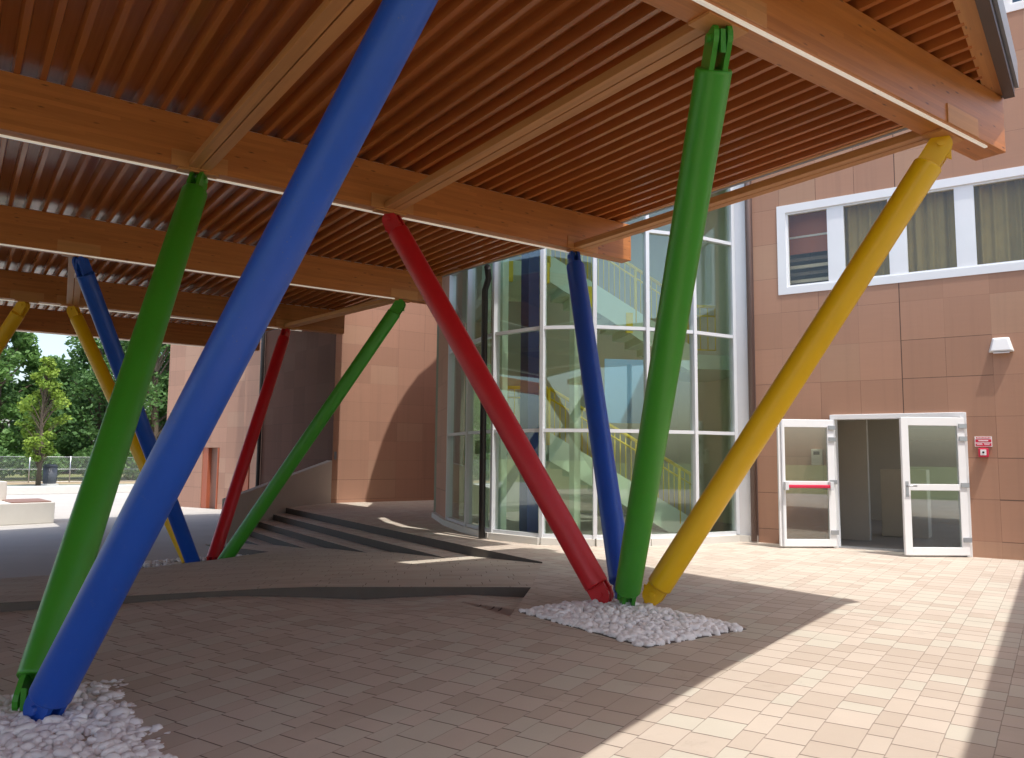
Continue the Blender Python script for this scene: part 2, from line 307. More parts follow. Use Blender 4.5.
# ------------------------------------------------------------------ mesh builder (world coordinates)
class MB:
    def __init__(s): s.v = []; s.f = []; s.uv = []; s.m = []; s.sm = []
    def face(s, pts, uvs=None, mi=0, smooth=False):
        i = len(s.v); s.v += [tuple(p) for p in pts]; s.f.append(tuple(range(i, i+len(pts))))
        if uvs is None:
            a = Vector(pts[1])-Vector(pts[0]); b = Vector(pts[-1])-Vector(pts[0]); n = a.cross(b)
            if n.length < 1e-12: n = Vector((0, 0, 1))
            n.normalize()
            if abs(n.z) > 0.7: uvs = [(p[0], p[1]) for p in pts]
            else:
                h = Vector((-n.y, n.x, 0)).normalized(); uvs = [(h.x*p[0]+h.y*p[1], p[2]) for p in pts]
        s.uv.append(uvs); s.m.append(mi); s.sm.append(smooth)
    def obox(s, o, ax, ay, az, mi=0, grain=None):
        """box from corner o along three vectors; grain = 0/1/2 puts UV u along that axis"""
        o = Vector(o); A = [Vector(ax), Vector(ay), Vector(az)]
        if A[0].cross(A[1]).dot(A[2]) < 0: A[0], A[1] = A[1], A[0]; grain = {0: 1, 1: 0}.get(grain, grain)
        def fc(p, i, j):
            pts = [p, p+A[i], p+A[i]+A[j], p+A[j]]
            uvs = None
            if grain is not None:
                li, lj = A[i].length, A[j].length; off = (hash((round(p.x, 2), round(p.y, 2), round(p.z, 2), i, j)) % 97)*0.37
                if i == grain: uvs = [(off, off), (off+li, off), (off+li, off+lj), (off, off+lj)]
                else: uvs = [(off, off), (off, off+li), (off+lj, off+li), (off+lj, off)]
            s.face(pts, uvs, mi)
        fc(o, 1, 0); fc(o+A[2], 0, 1); fc(o, 0, 2); fc(o+A[1], 2, 0); fc(o, 2, 1); fc(o+A[0], 1, 2)
    def box(s, x0, x1, y0, y1, z0, z1, mi=0, grain=None):
        s.obox((x0, y0, z0), (x1-x0, 0, 0), (0, y1-y0, 0), (0, 0, z1-z0), mi, grain)
    def prism(s, poly, z0, z1, mi=0, mside=None):
        poly = [Vector((p[0], p[1], 0)) for p in poly]
        ar = sum(poly[i].x*poly[(i+1) % len(poly)].y-poly[(i+1) % len(poly)].x*poly[i].y for i in range(len(poly)))
        if ar < 0: poly = poly[::-1]
        s.face([(p.x, p.y, z1) for p in poly], None, mi); s.face([(p.x, p.y, z0) for p in poly[::-1]], None, mi)
        for i, p in enumerate(poly):
            q = poly[(i+1) % len(poly)]
            s.face([(p.x, p.y, z0), (q.x, q.y, z0), (q.x, q.y, z1), (p.x, p.y, z1)], None, mi if mside is None else mside)
    def tube(s, pts, radii, n=16, cap=True, mi=0, smooth=True):
        pts = [Vector(p) for p in pts]
        if isinstance(radii, (int, float)): radii = [radii]*len(pts)
        rings = []; ref = None
        for k, p in enumerate(pts):
            d = (pts[min(k+1, len(pts)-1)]-pts[max(k-1, 0)]).normalized()
            if ref is None:
                ref = d.cross(Vector((0, 0, 1)))
                if ref.length < 1e-3: ref = Vector((1, 0, 0))
            e1 = (ref-d*ref.dot(d)).normalized(); e2 = d.cross(e1); ref = e1
            rings.append([p+(e1*math.cos(2*math.pi*i/n)+e2*math.sin(2*math.pi*i/n))*radii[k] for i in range(n)])
        base = len(s.v)
        for r in rings: s.v += [tuple(p) for p in r]
        for k in range(len(rings)-1):
            for i in range(n):
                j = (i+1) % n; a = base+k*n; b = a+n
                s.f.append((a+i, a+j, b+j, b+i)); s.uv.append([(k, i/n)]*4); s.m.append(mi); s.sm.append(smooth)
        if cap:
            s.f.append(tuple(base+i for i in range(n))[::-1]); s.uv.append([(0, 0)]*n); s.m.append(mi); s.sm.append(False)
            b = base+(len(rings)-1)*n
            s.f.append(tuple(b+i for i in range(n))); s.uv.append([(0, 0)]*n); s.m.append(mi); s.sm.append(False)
    def sheet(s, rows, mi=0, smooth=False):
        for a in range(len(rows)-1):
            for b in range(len(rows[0])-1):
                q = [rows[a][b], rows[a][b+1], rows[a+1][b+1], rows[a+1][b]]
                s.face(q, [(p[0], p[1]) for p in q], mi, smooth)
    def build(s, name, mats, parent=None, bevel=0.0, weld=False, origin=None):
        me = bpy.data.meshes.new(name)
        off = Vector(parent['_o']) if parent is not None else Vector(origin if origin is not None else (0, 0, 0))
        me.from_pydata([tuple(Vector(p)-off) for p in s.v], [], s.f)
        ul = me.uv_layers.new(name='UVMap'); k = 0
        for f in s.uv:
            for u in f: ul.data[k].uv = u; k += 1
        for m in (mats if isinstance(mats, (list, tuple)) else [mats]): me.materials.append(m)
        me.polygons.foreach_set('material_index', s.m); me.polygons.foreach_set('use_smooth', s.sm)
        if weld:
            bm = bmesh.new(); bm.from_mesh(me); bmesh.ops.remove_doubles(bm, verts=bm.verts, dist=1e-4); bm.to_mesh(me); bm.free()
        me.update()
        o = bpy.data.objects.new(name, me); COL.objects.link(o)
        if parent is not None:
            o.parent = parent; o['_o'] = tuple(off)
        else:
            o.location = off; o['_o'] = tuple(off)
        if bevel:
            b = o.modifiers.new('edge', 'BEVEL'); b.width = bevel; b.segments = 2; b.limit_method = 'ANGLE'; b.angle_limit = rad(40)
            if not weld:
                wd = o.modifiers.new('weld', 'WELD'); wd.merge_threshold = 1e-4
                o.modifiers.move(1, 0)
        return o
def tag(o, label, cat, group=None, kind=None):
    if label: o['label'] = label
    if cat: o['category'] = cat
    if group: o['group'] = group
    if kind: o['kind'] = kind
    return o
def thing(name, loc, label, cat, group=None):
    o = bpy.data.objects.new(name, None); COL.objects.link(o); o.location = loc; o['_o'] = tuple(loc); o.empty_display_size = 0.2
    return tag(o, label, cat, group)

# ------------------------------------------------------------------ ground
YARD = -0.75
def zramp(x, y): return -min(0.74, max(0.0, 0.062*(y-8.75)))
def lerp_poly(pts, x):
    if x <= pts[0][0]: return pts[0][1]
    for (xa, ya), (xb, yb) in zip(pts, pts[1:]):
        if x <= xb: return ya+(yb-ya)*(x-xa)/(xb-xa)
    return pts[-1][1]
KERB = [(-14, 15.0), (-3, 11.3), (0.58, 9.95), (3.1, 9.0), (5.6, 7.4)]
def znear(x, y):
    z = -max(0.0, min(0.24, 0.047*(4.4-x)))
    d = KERB and (lerp_poly(KERB, x)-y)
    t = max(0.0, 1-max(0.0, d)/2.0); t = t*t*(3-2*t)
    want = lerp_poly([(-3, 0.12), (0.58, 0.11), (1.6, 0.09), (2.6, 0.05), (3.5, 0.11), (4.0, 0.13), (4.5, 0.10), (5.0, 0.08), (5.6, 0.12)], x)
    zt_ = zramp(x, lerp_poly(KERB, x))-want
    if y > 4: z = z*(1-t)+zt_*t
    z += 0.012*math.sin(x*1.3+y*0.7)*t
    return z

m = MB(); m.face([(-500, -300, YARD-0.004), (500, -300, YARD-0.004), (500, 900, YARD-0.004), (-500, 900, YARD-0.004)])
tag(m.build('ground', MAT['meadow']), 'sunny yard and meadow far beyond the canopy', 'ground', kind='structure')
m = MB(); m.face([(-40, 10, YARD), (40, 10, YARD), (40, 55.5, YARD), (-40, 55.5, YARD)])
tag(m.build('yard', MAT['yard']), 'pale concrete yard behind the canopy', 'yard', kind='structure')
m = MB(); m.face([(-60, 55.5, YARD+.004), (60, 55.5, YARD+.004), (60, 63.5, YARD+.004), (-60, 63.5, YARD+.004)])
tag(m.build('path', MAT['asph']), 'grey green lane in front of the chain link fence', 'path', kind='structure')
m = MB(); m.face([(-60, 63.5, YARD+.002), (60, 63.5, YARD+.002), (60, 72, YARD+.002), (-60, 72, YARD+.002)])
tag(m.build('verge', MAT['dry']), 'dry grass verge along the chain link fence', 'verge', kind='structure')

# plaza at door level
E1 = [(7.05, 9.05), (7.35, 13.5), (7.62, 17.5), (7.87, 21.35), (8.0, 23.0)]
m = MB()
plaza = [(4.4, -14), (40, -14), (40, 30), (10.2, 30), (9.75, 23.6)]+E1[::-1]+[(5.6, 7.4), (4.4, 6.15)]
m.prism(plaza, -0.95, 0.0, 0, 1)
tag(m.build('plaza', [MAT['pave'], MAT['riser']]), 'pale sunlit block paving in front of the doors', 'paving', kind='structure')
# near paving that falls away to the left
m = MB()
xs = [-14, -10, -7, -4.5, -3]+[-2+0.4*i for i in range(17)]+[4.7, 5.0, 5.3, 5.6]
rows = []
for x in xs:
    lo = -14 if x <= 4.4001 else 6.15+(x-4.4)*1.0417
    hi = lerp_poly(KERB, x)
    col = []
    for k in range(29):
        f = k/28; f = 1-(1-f)**2.2
        y = lo+(hi-lo)*f; col.append((x, y, znear(x, y)))
    rows.append(col)
m.sheet([list(c) for c in zip(*rows)], smooth=True)
tag(m.build('near_paving', MAT['pave'], weld=True), 'shaded brick paving under the canopy', 'paving', kind='structure')
# ramp strip with its kerb face
FAR = [(-14, 16.6), (-1, 13.3), (2.6, 13.6), (3.9, 14.4), (5.35, 15.7), (5.36, 20.4), (7.9, 20.4)]
m = MB()
xs = [-14, -8, -3, -1, 0, 0.58, 1.5, 2.6, 3.1, 3.5, 3.9, 4.4, 4.9, 5.35, 5.36, 5.6, 6.0, 6.5, 7.05, 7.4]
rows = []
for x in xs:
    lo = lerp_poly(KERB, x) if x <= 5.6 else min(7.4+(x-5.6)*1.138, 9.05+max(0, x-7.05)*14.8)
    hi = lerp_poly(FAR, x)
    rows.append([(x, lo+(hi-lo)*k/14, zramp(x, lo+(hi-lo)*k/14)-(0.0 if x < 5.6 else 0.003)) for k in range(15)])
for a in range(len(rows)-1):
    for b in range(14):
        q = [rows[a][b], rows[a+1][b], rows[a+1][b+1], rows[a][b+1]]
        m.face(q, None, 0)
for a in range(len(rows)-1):
    if xs[a+1] <= 5.6:
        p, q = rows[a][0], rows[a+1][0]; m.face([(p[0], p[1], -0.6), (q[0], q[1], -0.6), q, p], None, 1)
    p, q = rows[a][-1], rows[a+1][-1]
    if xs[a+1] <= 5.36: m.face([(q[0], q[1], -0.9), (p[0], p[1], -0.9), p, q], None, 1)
tag(m.build('ramp', [MAT['pave_ramp'], MAT['kerb']]), 'gently falling paved ramp with a dark kerb', 'ramp', kind='structure')
# steps down to the yard
EDG = [((6.67, 10.4), (7.46, 21.5)), ((6.29, 10.4), (6.94, 21.2)), ((6.0, 11), (6.5, 21.0)), ((5.72, 12), (6.2, 20.8))]
st = thing('stone_steps', (7.0, 20, YARD), 'five shallow dark fronted stone steps beside the beige wedge wall', 'steps')
for k, ((xa, ya), (xb, yb)) in enumerate(EDG):
    z = -0.15*(k+1); m = MB()
    m.prism([(xa, ya), (7.3+0.05*k, ya), (8.2, 22.2), (xb, yb+0.3)], -0.95, z, 0, 1)
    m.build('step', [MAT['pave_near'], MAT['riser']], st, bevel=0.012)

# pebble beds
def pebble_bed(x0, x1, y0, y1, z, n, label, hole=None, big=1.0):
    rnd = random.Random(int(x0*100+y0*10)); m = MB()
    proto = bmesh.new(); bmesh.ops.create_icosphere(proto, subdivisions=2, radius=1.0)
    pv = [v.co.copy() for v in proto.verts]; pf = [[v.index for v in f.verts] for f in proto.faces]; proto.free()
    for i in range(n):
        x = rnd.uniform(x0, x1); y = rnd.uniform(y0, y1)
        e = min(x-x0, x1-x, y-y0, y1-y); mound = 0.05*min(1, e/0.3)
        r = rnd.uniform(0.020, 0.036)*big*(1.35 if rnd.random() < 0.08 else 1.0)
        zc = z+mound*rnd.uniform(0.1, 1.15)+0.008
        R = Matrix.Rotation(rnd.uniform(0, 6.28), 3, 'Z') @ Matrix.Rotation(rnd.uniform(-.6, .6), 3, 'X')
        S = (r*rnd.uniform(0.9, 1.5), r*rnd.uniform(0.75, 1.1), r*rnd.uniform(0.65, 0.95))
        b = len(m.v); k1, k2, ph = Vector((rnd.gauss(0, 1.6), rnd.gauss(0, 1.6), rnd.gauss(0, 1.6))), Vector((rnd.gauss(0, 2.6), rnd.gauss(0, 2.6), rnd.gauss(0, 2.6))), rnd.uniform(0, 6)
        jit = [1+0.17*math.sin(v.dot(k1)+ph)+0.10*math.sin(v.dot(k2)+2*ph)+rnd.uniform(-.03, .03) for v in pv]
        for v, j in zip(pv, jit):
            q = R @ Vector((v.x*S[0]*j, v.y*S[1]*j, v.z*S[2]*j)); m.v.append((x+q.x, y+q.y, zc+q.z))
        for f in pf:
            m.f.append(tuple(b+i for i in f)); m.uv.append([(0, 0)]*3); m.m.append(0); m.sm.append(True)
    m.box(x0-0.008, x1+0.008, y0-0.008, y1+0.008, z-0.05, z+0.006, 1)
    o = m.build('pebbles', [MAT['pebble'], MAT['soil']]); tag(o, label, 'pebble bed', kind='stuff')
pebble_bed(4.62, 5.84, 4.58, 6.28, 0.0, 1700, 'square bed of white pebbles round the foot of the four coloured columns beside the sunlit paving', big=1.1)
pebble_bed(-0.6, 1.2, 4.5, 6.58, -0.2, 2300, 'bed of white pebbles at the foot of the big blue and green columns', big=1.15)
pebble_bed(2.9, 5.3, 14.75, 16.9, -0.63, 900, 'far bed of white pebbles beside the stone steps')

# ------------------------------------------------------------------ canopy
ZB, BH = 4.425, 0.55; ZD = ZB+BH
can = thing('timber_canopy', (0, 10, ZB), 'big flat canopy roof of glued timber beams and ribbed wood coloured steel deck', 'canopy')
BEAMS = [(3.155, 3.43, 8.02, 0), (8.33, 8.53, 8.13, 1), (13.02, 13.24, 7.63, 0), (17.72, 17.94, 7.67, 1), (22.15, 22.37, 7.05, 1)]
XL = -14.0
TOPS = {0: [4.08, 7.16, 1.96], 1: [1.95, 4.17, 7.18], 2: [1.41, 6.81], 3: [1.87, 6.28, 1.09], 4: []}
beam_objs = []
for i, (ya, yb, xe, far) in enumerate(BEAMS):
    m = MB(); m.box(XL, xe, ya, yb, ZB, ZD, grain=0)
    b = m.build('beam', MAT['beam'], can, bevel=0.006); beam_objs.append(b)
    m = MB()   # luminous profile under the outer edge
    y0 = (ya+0.028) if not far else (yb-0.05)
    m.box(XL, xe-(0.32 if i == 0 else 1.0), y0, y0+0.026, ZB-0.018, ZB-0.0005)
    m.build('light_strip', MAT['led'], b)
    for x in TOPS[i]:
        m = MB()
        m.box(x-0.28, x+0.28, ya-0.012, ya-0.0005, ZB+0.0, ZB+0.17, grain=0)
        m.build('cover_plate', MAT['tie'], b)
        m = MB(); m.box(x-0.2, x+0.2, ya+0.08 if not far else ya+0.01, yb-0.01 if not far else yb-0.08, ZB-0.02, ZB-0.001)
        m.build('bearing_plate', MAT['tie'], b)
def tie(xa, ya, xb, yb):
    a = Vector((xa, ya, ZB+0.01)); c = Vector((xb, yb, ZB+0.01)); d = (c-a); dn = d.normalized(); s = dn.cross(Vector((0, 0, 1)))
    m = MB()
    for q in (-0.108, 0.006):
        m.obox(a+s*q, d, s*0.102, Vector((0, 0, 0.075)), grain=0)
    m.build('tie_beam', MAT['tie'], can, bevel=0.004)
tie(1.95, 8.328, 1.96, 3.452); tie(4.17, 8.328, 4.10, 3.452); tie(7.12, 8.328, 7.12, 3.452)
tie(1.87, 17.718, 1.41, 13.242); tie(6.28, 17.718, 6.81, 13.242); tie(1.09, 22.148, 1.09, 17.942)
def ynear(x): return 3.16-0.31*(8.05-x)
def yfar(x): return 24.9+0.33*(x-1.4)
RIGHT = [(3.12, 7.97), (8.595, 7.90), (8.6, 5.76), (9.35, 5.76), (9.355, 7.95), (12.7, 7.62), (17.9, 7.62), (22.5, 7.12), (26.9, 7.1)]  # the notch behind the second beam is added to let sun through
def xright(y): return lerp_poly(RIGHT, y)
m = MB(); pitch = 0.21; prof = [(0.0, 0.0), (0.05, 0.0), (0.072, 0.095), (0.188, 0.095), (0.21, 0.0)]
x = XL; pts = []
while x < 8.0:
    for dx, dz in prof[:-1]:
        if x+dx < 7.93: pts.append((x+dx, dz))
    x += pitch
def yend(x):
    y = yfar(x)
    for k in range(120):
        if x <= xright(y) and not 8.6 < y < 9.36: break
        y -= 0.25
    return max(y, 8.595)
SUN_SLOT = (5.75, 8.60, 9.35)  # opening added behind the second beam so sun reaches the steps
for (xa, za), (xb, zb_) in zip(pts, pts[1:]):
    ya0, yb0, ya1, yb1 = ynear(xa)+.12, ynear(xb)+.12, yend(xa), yend(xb)
    spans = [(ya0, yb0, ya1, yb1)]
    if xa >= SUN_SLOT[0]: spans = [(ya0, yb0, min(ya1, SUN_SLOT[1]), min(yb1, SUN_SLOT[1]))] + ([(SUN_SLOT[2], SUN_SLOT[2], ya1, yb1)] if ya1 > SUN_SLOT[2]+.2 and yb1 > SUN_SLOT[2]+.2 else [])
    for a0, b0, a1, b1 in spans:
        q = [(xa, a0, ZD+0.002+za), (xa, a1, ZD+0.002+za), (xb, b1, ZD+0.002+zb_), (xb, b0, ZD+0.002+zb_)]
        m.face(q, [(p[1], p[0]) for p in q])
m.build('roof_deck', MAT['deck'], can)
m = MB()
rp = [(XL, ynear(XL)), (7.97, ynear(7.97))]+[(b, a) for a, b in RIGHT[1:]]+[(XL, yfar(XL))]
m.prism([(x, y) for x, y in rp], ZD+0.105, ZD+0.29)
m.build('roof_slab', MAT['flash'], can)
m = MB()   # rim boards
a = Vector((XL, ynear(XL), ZD-0.0)); b = Vector((7.96, ynear(7.96), ZD-0.0)); d = b-a; nrm = Vector((d.y, -d.x, 0)).normalized()
m.obox(a-nrm*0.14+Vector((0, 0, 0.003)), d, nrm*0.14, Vector((0, 0, 0.08)), grain=0)
m.build('rim_board', MAT['fascia_wood'], can, bevel=0.004)
m = MB(); m.obox(a+nrm*0.002+Vector((0, 0, -0.03)), d+d.normalized()*0.05, nrm*0.09, Vector((0, 0, 0.33)))
m.build('fascia', MAT['flash'], can)
m = MB(); m.obox(a+nrm*0.095+Vector((0, 0, 0.06)), d+d.normalized()*0.07, nrm*0.03, Vector((0, 0, 0.27)))
m.build('gutter', MAT['flashgrey'], can)
for (ya, xa), (yb, xb) in zip(RIGHT, RIGHT[1:]):
    a = Vector((xa, ya, ZD)); b = Vector((xb, yb, ZD)); d = b-a; nr = Vector((d.y, -d.x, 0)).normalized()
    m = MB(); m.obox(a-nr*0.03+Vector((0, 0, 0.004)), d, nr*0.05, Vector((0, 0, 0.09)), grain=0); m.build('rim_board', MAT['fascia_wood'], can)
    m = MB(); m.obox(a+nr*0.022+Vector((0, 0, 0.0)), d, nr*0.05, Vector((0, 0, 0.29))); m.build('fascia', MAT['flashgrey'], can)
# white strips painted in for light showing where deck voids cross the beams
for i, (ya, yb, xe, far) in enumerate(BEAMS[1:], 1):
    m = MB(); m.box(XL, xe-0.15, ya+0.03, yb-0.03, ZD+0.0015, ZD+0.012)
    m.build('light_gap_strip', MAT['white'], can)

# ------------------------------------------------------------------ leaning columns
def column(colour, base, top, label, group, s0=0.17):
    base = Vector(base); top = Vector(top)
    c = thing('leaning_column', base, label, 'column', group)
    ax = (top-base).normalized(); L = (top-base).length
    hz = Vector((ax.x, ax.y, 0)).normalized(); pn = ax.cross(hz)
    if pn.length < 1e-3: pn = Vector((0, 1, 0))
    pn.normalize(); e = pn.cross(ax).normalized()
    R = 0.127; mt = MAT[colour]
    m = MB(); s1 = L-0.25
    m.tube([base+ax*t for t in (s0, s0+0.008, s0+0.012, s0+0.03, s1-0.03, s1-0.012, s1-0.008, s1)], [R-0.01, R-0.002, R, R, R, R, R-0.002, R-0.01], 48)
    m.build('tube', mt, c)
    def fork(t0, t1, name, pin):
        m = MB()
        for sgn in (-1, 1):
            o = base+pn*(sgn*0.048-0.0175)
            HW = 0.10; outl = [(-HW, t0), (HW, t0)]
            dirn = 1 if t1 > t0 else -1
            for k in range(9):
                an = math.pi*k/8; outl.append((HW*math.cos(an), t1+dirn*HW*math.sin(an)-dirn*HW))
            fr = [o+e*u+ax*t for u, t in outl]; bk = [p+pn*0.035 for p in fr]
            m.face(fr); m.face(bk[::-1])
            for k in range(len(fr)):
                j = (k+1) % len(fr); m.face([fr[j], fr[k], bk[k], bk[j]])
        if pin is not None:
            pc = base+ax*pin; m.tube([pc-pn*0.09, pc+pn*0.09], 0.03, 14)
        f = m.build(name, mt, c); return f
    fork(s1-0.02, L+0.03, 'top_fork', L-0.06)
    fork(s0+0.02, -0.03, 'base_fork', 0.08)
    m = MB(); tb = top+Vector((0, 0, 0)); zt = ZB-0.022
    m.obox(tb-e*0.06-pn*0.017+Vector((0, 0, -0.16)), e*0.12, pn*0.034, Vector((0, 0, zt-tb.z+0.16)))
    m.build('top_lug', mt, c)
    m = MB(); m.obox(base-e*0.07-pn*0.017+Vector((0, 0, -0.12)), e*0.14, pn*0.034, Vector((0, 0, 0.24))); m.build('base_lug', mt, c)
G1, G2, G3 = 'columns rising from the pebble bed by the doors', 'columns rising from the near left pebble bed', 'columns rising from the far pebble bed'
zt = ZB-0.03
column('red', (5.46, 5.98, 0.07), (4.20, 8.46, zt), 'red column leaning left out of the pebble bed near the glass tower', G1)
column('blue', (5.78, 6.06, 0.07), (7.12, 8.46, zt), 'dark blue column standing behind the green and yellow ones in front of the glass tower', G1)
column('green', (5.56, 5.80, 0.07), (4.08, 3.31, zt), 'tall green column with its two plate fork showing under the roof beam', G1)
column('yellow', (5.88, 5.78, 0.07), (7.17, 3.32, zt), 'bright yellow column leaning right towards the roof corner and white doors', G1)
column('blue', (0.58, 5.85, -0.15), (2.02, 3.34, zt), 'huge nearest blue column crossing the whole picture', G2)
column('green', (0.53, 6.04, -0.15), (1.98, 8.44, zt), 'green column leaning right behind the huge nearest blue column', G2, 0.20)
column('blue', (3.90, 15.40, -0.66), (1.43, 13.15, zt), 'shaded blue column leaning left with an orange yellow one behind it', G3)
column('green', (4.28, 15.36, -0.66), (6.82, 13.12, zt), 'slim green column leaning right in front of the stone steps', G3)
column('yellow', (3.92, 15.72, -0.66), (1.87, 17.83, zt), 'shaded orange yellow column leaning left behind the far blue one', G3)
column('red', (4.22, 15.68, -0.66), (6.28, 17.83, zt), 'dark red column leaning right in front of the beige wedge wall', G3)
column('yellow', (-1.3, 19.9, YARD), (1.07, 17.83, zt), 'shaded yellow column cut by the left picture edge under the canopy', 'columns of the farthest left cluster')

# ------------------------------------------------------------------ school building by the doors
OW = Vector((13.2, 5.97, 0)); WD = Vector((math.cos(rad(110.4)), math.sin(rad(110.4)), 0)); WN = Vector((-WD.y, WD.x, 0))
def wp(s, d, z): return OW+WD*s+WN*d+Vector((0, 0, z))
def wbox(m, s0, s1, d0, d1, z0, z1, mi=0): m.obox(wp(s0, d0, z0), WD*(s1-s0), WN*(d1-d0), Vector((0, 0, z1-z0)), mi)
def wall_holes(m, P, S0, S1, Z0, Z1, holes, th, mi=0):
    ss = sorted({S0, S1, *[h[0] for h in holes], *[h[1] for h in holes]}); zs = sorted({Z0, Z1, *[h[2] for h in holes], *[h[3] for h in holes]})
    ish = lambda s, z: any(h[0] < s < h[1] and h[2] < z < h[3] for h in holes) or not (S0 < s < S1 and Z0 < z < Z1)
    for a, b in zip(ss, ss[1:]):
        for c, d in zip(zs, zs[1:]):
            if ish((a+b)/2, (c+d)/2): continue
            m.face([P(b, 0, c), P(a, 0, c), P(a, 0, d), P(b, 0, d)], [(b, c), (a, c), (a, d), (b, d)], mi)
            m.face([P(a, -th, c), P(b, -th, c), P(b, -th, d), P(a, -th, d)], [(a, c), (b, c), (b, d), (a, d)], mi)
            e = 1e-3
            if ish(a-e, (c+d)/2): m.face([P(a, 0, c), P(a, -th, c), P(a, -th, d), P(a, 0, d)], None, mi)
            if ish(b+e, (c+d)/2): m.face([P(b, -th, c), P(b, 0, c), P(b, 0, d), P(b, -th, d)], None, mi)
            if ish((a+b)/2, c-e): m.face([P(a, -th, c), P(a, 0, c), P(b, 0, c), P(b, -th, c)], None, mi)
            if ish((a+b)/2, d+e): m.face([P(a, 0, d), P(a, -th, d), P(b, -th, d), P(b, 0, d)], None, mi)
sch = thing('school_building', OW, 'terracotta clad school block with white double doors and a long curtained window', 'building')
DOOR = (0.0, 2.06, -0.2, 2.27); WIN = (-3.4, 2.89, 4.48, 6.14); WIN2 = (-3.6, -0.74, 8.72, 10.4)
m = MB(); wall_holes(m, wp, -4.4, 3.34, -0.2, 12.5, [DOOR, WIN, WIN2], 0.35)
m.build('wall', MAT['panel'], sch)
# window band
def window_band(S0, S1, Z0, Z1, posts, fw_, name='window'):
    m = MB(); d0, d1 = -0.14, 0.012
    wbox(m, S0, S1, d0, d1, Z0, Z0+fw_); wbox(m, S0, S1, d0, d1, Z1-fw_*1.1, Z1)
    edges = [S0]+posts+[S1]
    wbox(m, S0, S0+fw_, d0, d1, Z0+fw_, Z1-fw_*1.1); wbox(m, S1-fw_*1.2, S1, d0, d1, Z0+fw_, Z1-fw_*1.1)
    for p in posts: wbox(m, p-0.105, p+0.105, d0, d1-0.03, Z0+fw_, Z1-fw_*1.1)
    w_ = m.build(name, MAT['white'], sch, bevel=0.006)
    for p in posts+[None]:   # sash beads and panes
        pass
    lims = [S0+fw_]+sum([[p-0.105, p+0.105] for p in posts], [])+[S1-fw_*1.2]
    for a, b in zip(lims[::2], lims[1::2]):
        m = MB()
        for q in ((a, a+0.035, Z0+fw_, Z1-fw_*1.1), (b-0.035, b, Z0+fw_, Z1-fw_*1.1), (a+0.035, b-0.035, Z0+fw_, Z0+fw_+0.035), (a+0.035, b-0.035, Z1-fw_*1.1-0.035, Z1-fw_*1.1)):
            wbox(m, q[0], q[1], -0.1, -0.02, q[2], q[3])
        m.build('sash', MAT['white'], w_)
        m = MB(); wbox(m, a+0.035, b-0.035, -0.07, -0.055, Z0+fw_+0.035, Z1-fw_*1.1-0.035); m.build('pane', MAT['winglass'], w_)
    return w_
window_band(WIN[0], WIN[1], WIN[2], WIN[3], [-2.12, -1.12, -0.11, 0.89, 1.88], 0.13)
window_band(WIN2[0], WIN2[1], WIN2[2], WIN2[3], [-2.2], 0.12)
m = MB(); rows = []
for k in range(260):
    s = -3.3+k*(1.82+3.3)/259; dd = -0.30+0.035*math.sin(s*34)+0.025*math.sin(s*19+1.3)+0.014*math.sin(s*71); rows.append(wp(s, dd, 0))
for p, q in zip(rows, rows[1:]): m.face([p+Vector((0, 0, 4.5)), q+Vector((0, 0, 4.5)), q+Vector((0, 0, 6.12)), p+Vector((0, 0, 6.12))], None, 0, True)
m.build('curtain', MAT['curtain'], sch, weld=True)
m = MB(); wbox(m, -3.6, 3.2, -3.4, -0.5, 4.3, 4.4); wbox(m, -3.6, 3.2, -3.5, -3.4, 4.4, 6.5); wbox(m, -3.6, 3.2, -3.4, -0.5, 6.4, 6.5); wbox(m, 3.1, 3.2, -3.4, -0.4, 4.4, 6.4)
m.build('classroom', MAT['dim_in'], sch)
m = MB(); wbox(m, -4.2, 0.2, -4.0, -0.45, 8.3, 8.45); wbox(m, -4.2, 0.2, -4.1, -4.0, 8.45, 11); wbox(m, -4.2, 0.2, -4.0, -0.45, 11, 11.1)
m.build('classroom', MAT['skyblue'], sch)
m = MB(); wbox(m, 1.92, 2.78, -0.42, -0.40, 5.3, 6.05); b_ = m.build('pane_backing', MAT['reddoor'], sch)  # backing that gives the left pane its red brown tone and pale line
m = MB(); wbox(m, 1.92, 2.78, -0.399, -0.38, 5.60, 5.635); m.build('backing_strip', MAT['signwhite'], b_)
for k in range(5):
    m = MB(); wbox(m, 1.92, 2.78, -0.44, -0.40, 4.62+k*0.135, 4.68+k*0.135); m.build('blind_slat', MAT['beige_in' if k % 2 else 'dim_in'], sch)
# corridor behind the doors
m = MB()
wbox(m, -0.6, 3.0, -7.0, -0.30, -0.06, 0.008, 1)
wbox(m, -0.7, -0.6, -1.6, -0.36, 0.0, 2.8); wbox(m, -0.7, -0.6, -7.0, -1.6, 0.0, 0.5); wbox(m, 3.0, 3.1, -7.0, -0.36, 0.0, 2.8); wbox(m, 1.6, 3.0, -7.1, -7.0, 0.0, 2.8); wbox(m, -0.6, 1.6, -7.1, -7.0, 0.0, 2.8); wbox(m, -0.6, 3.0, -7.0, -0.36, 2.8, 2.9)  # right wall kept low: unseen opening added to let daylight in
wbox(m, 1.75, 3.0, -1.7, -1.55, 0.0, 2.8)
m.build('corridor', [MAT['grey_in'], MAT['floor']], sch)
m = MB(); wbox(m, 0.9, 1.72, -3.2, -2.7, 0.009, 1.32); m.build('cabinet', MAT['beige_in'], sch, bevel=0.01)
m = MB(); wbox(m, 0.3, 1.4, -3.4, -3.2, 1.9, 2.15); m.build('wall_unit', MAT['beige_in'], sch, bevel=0.01)
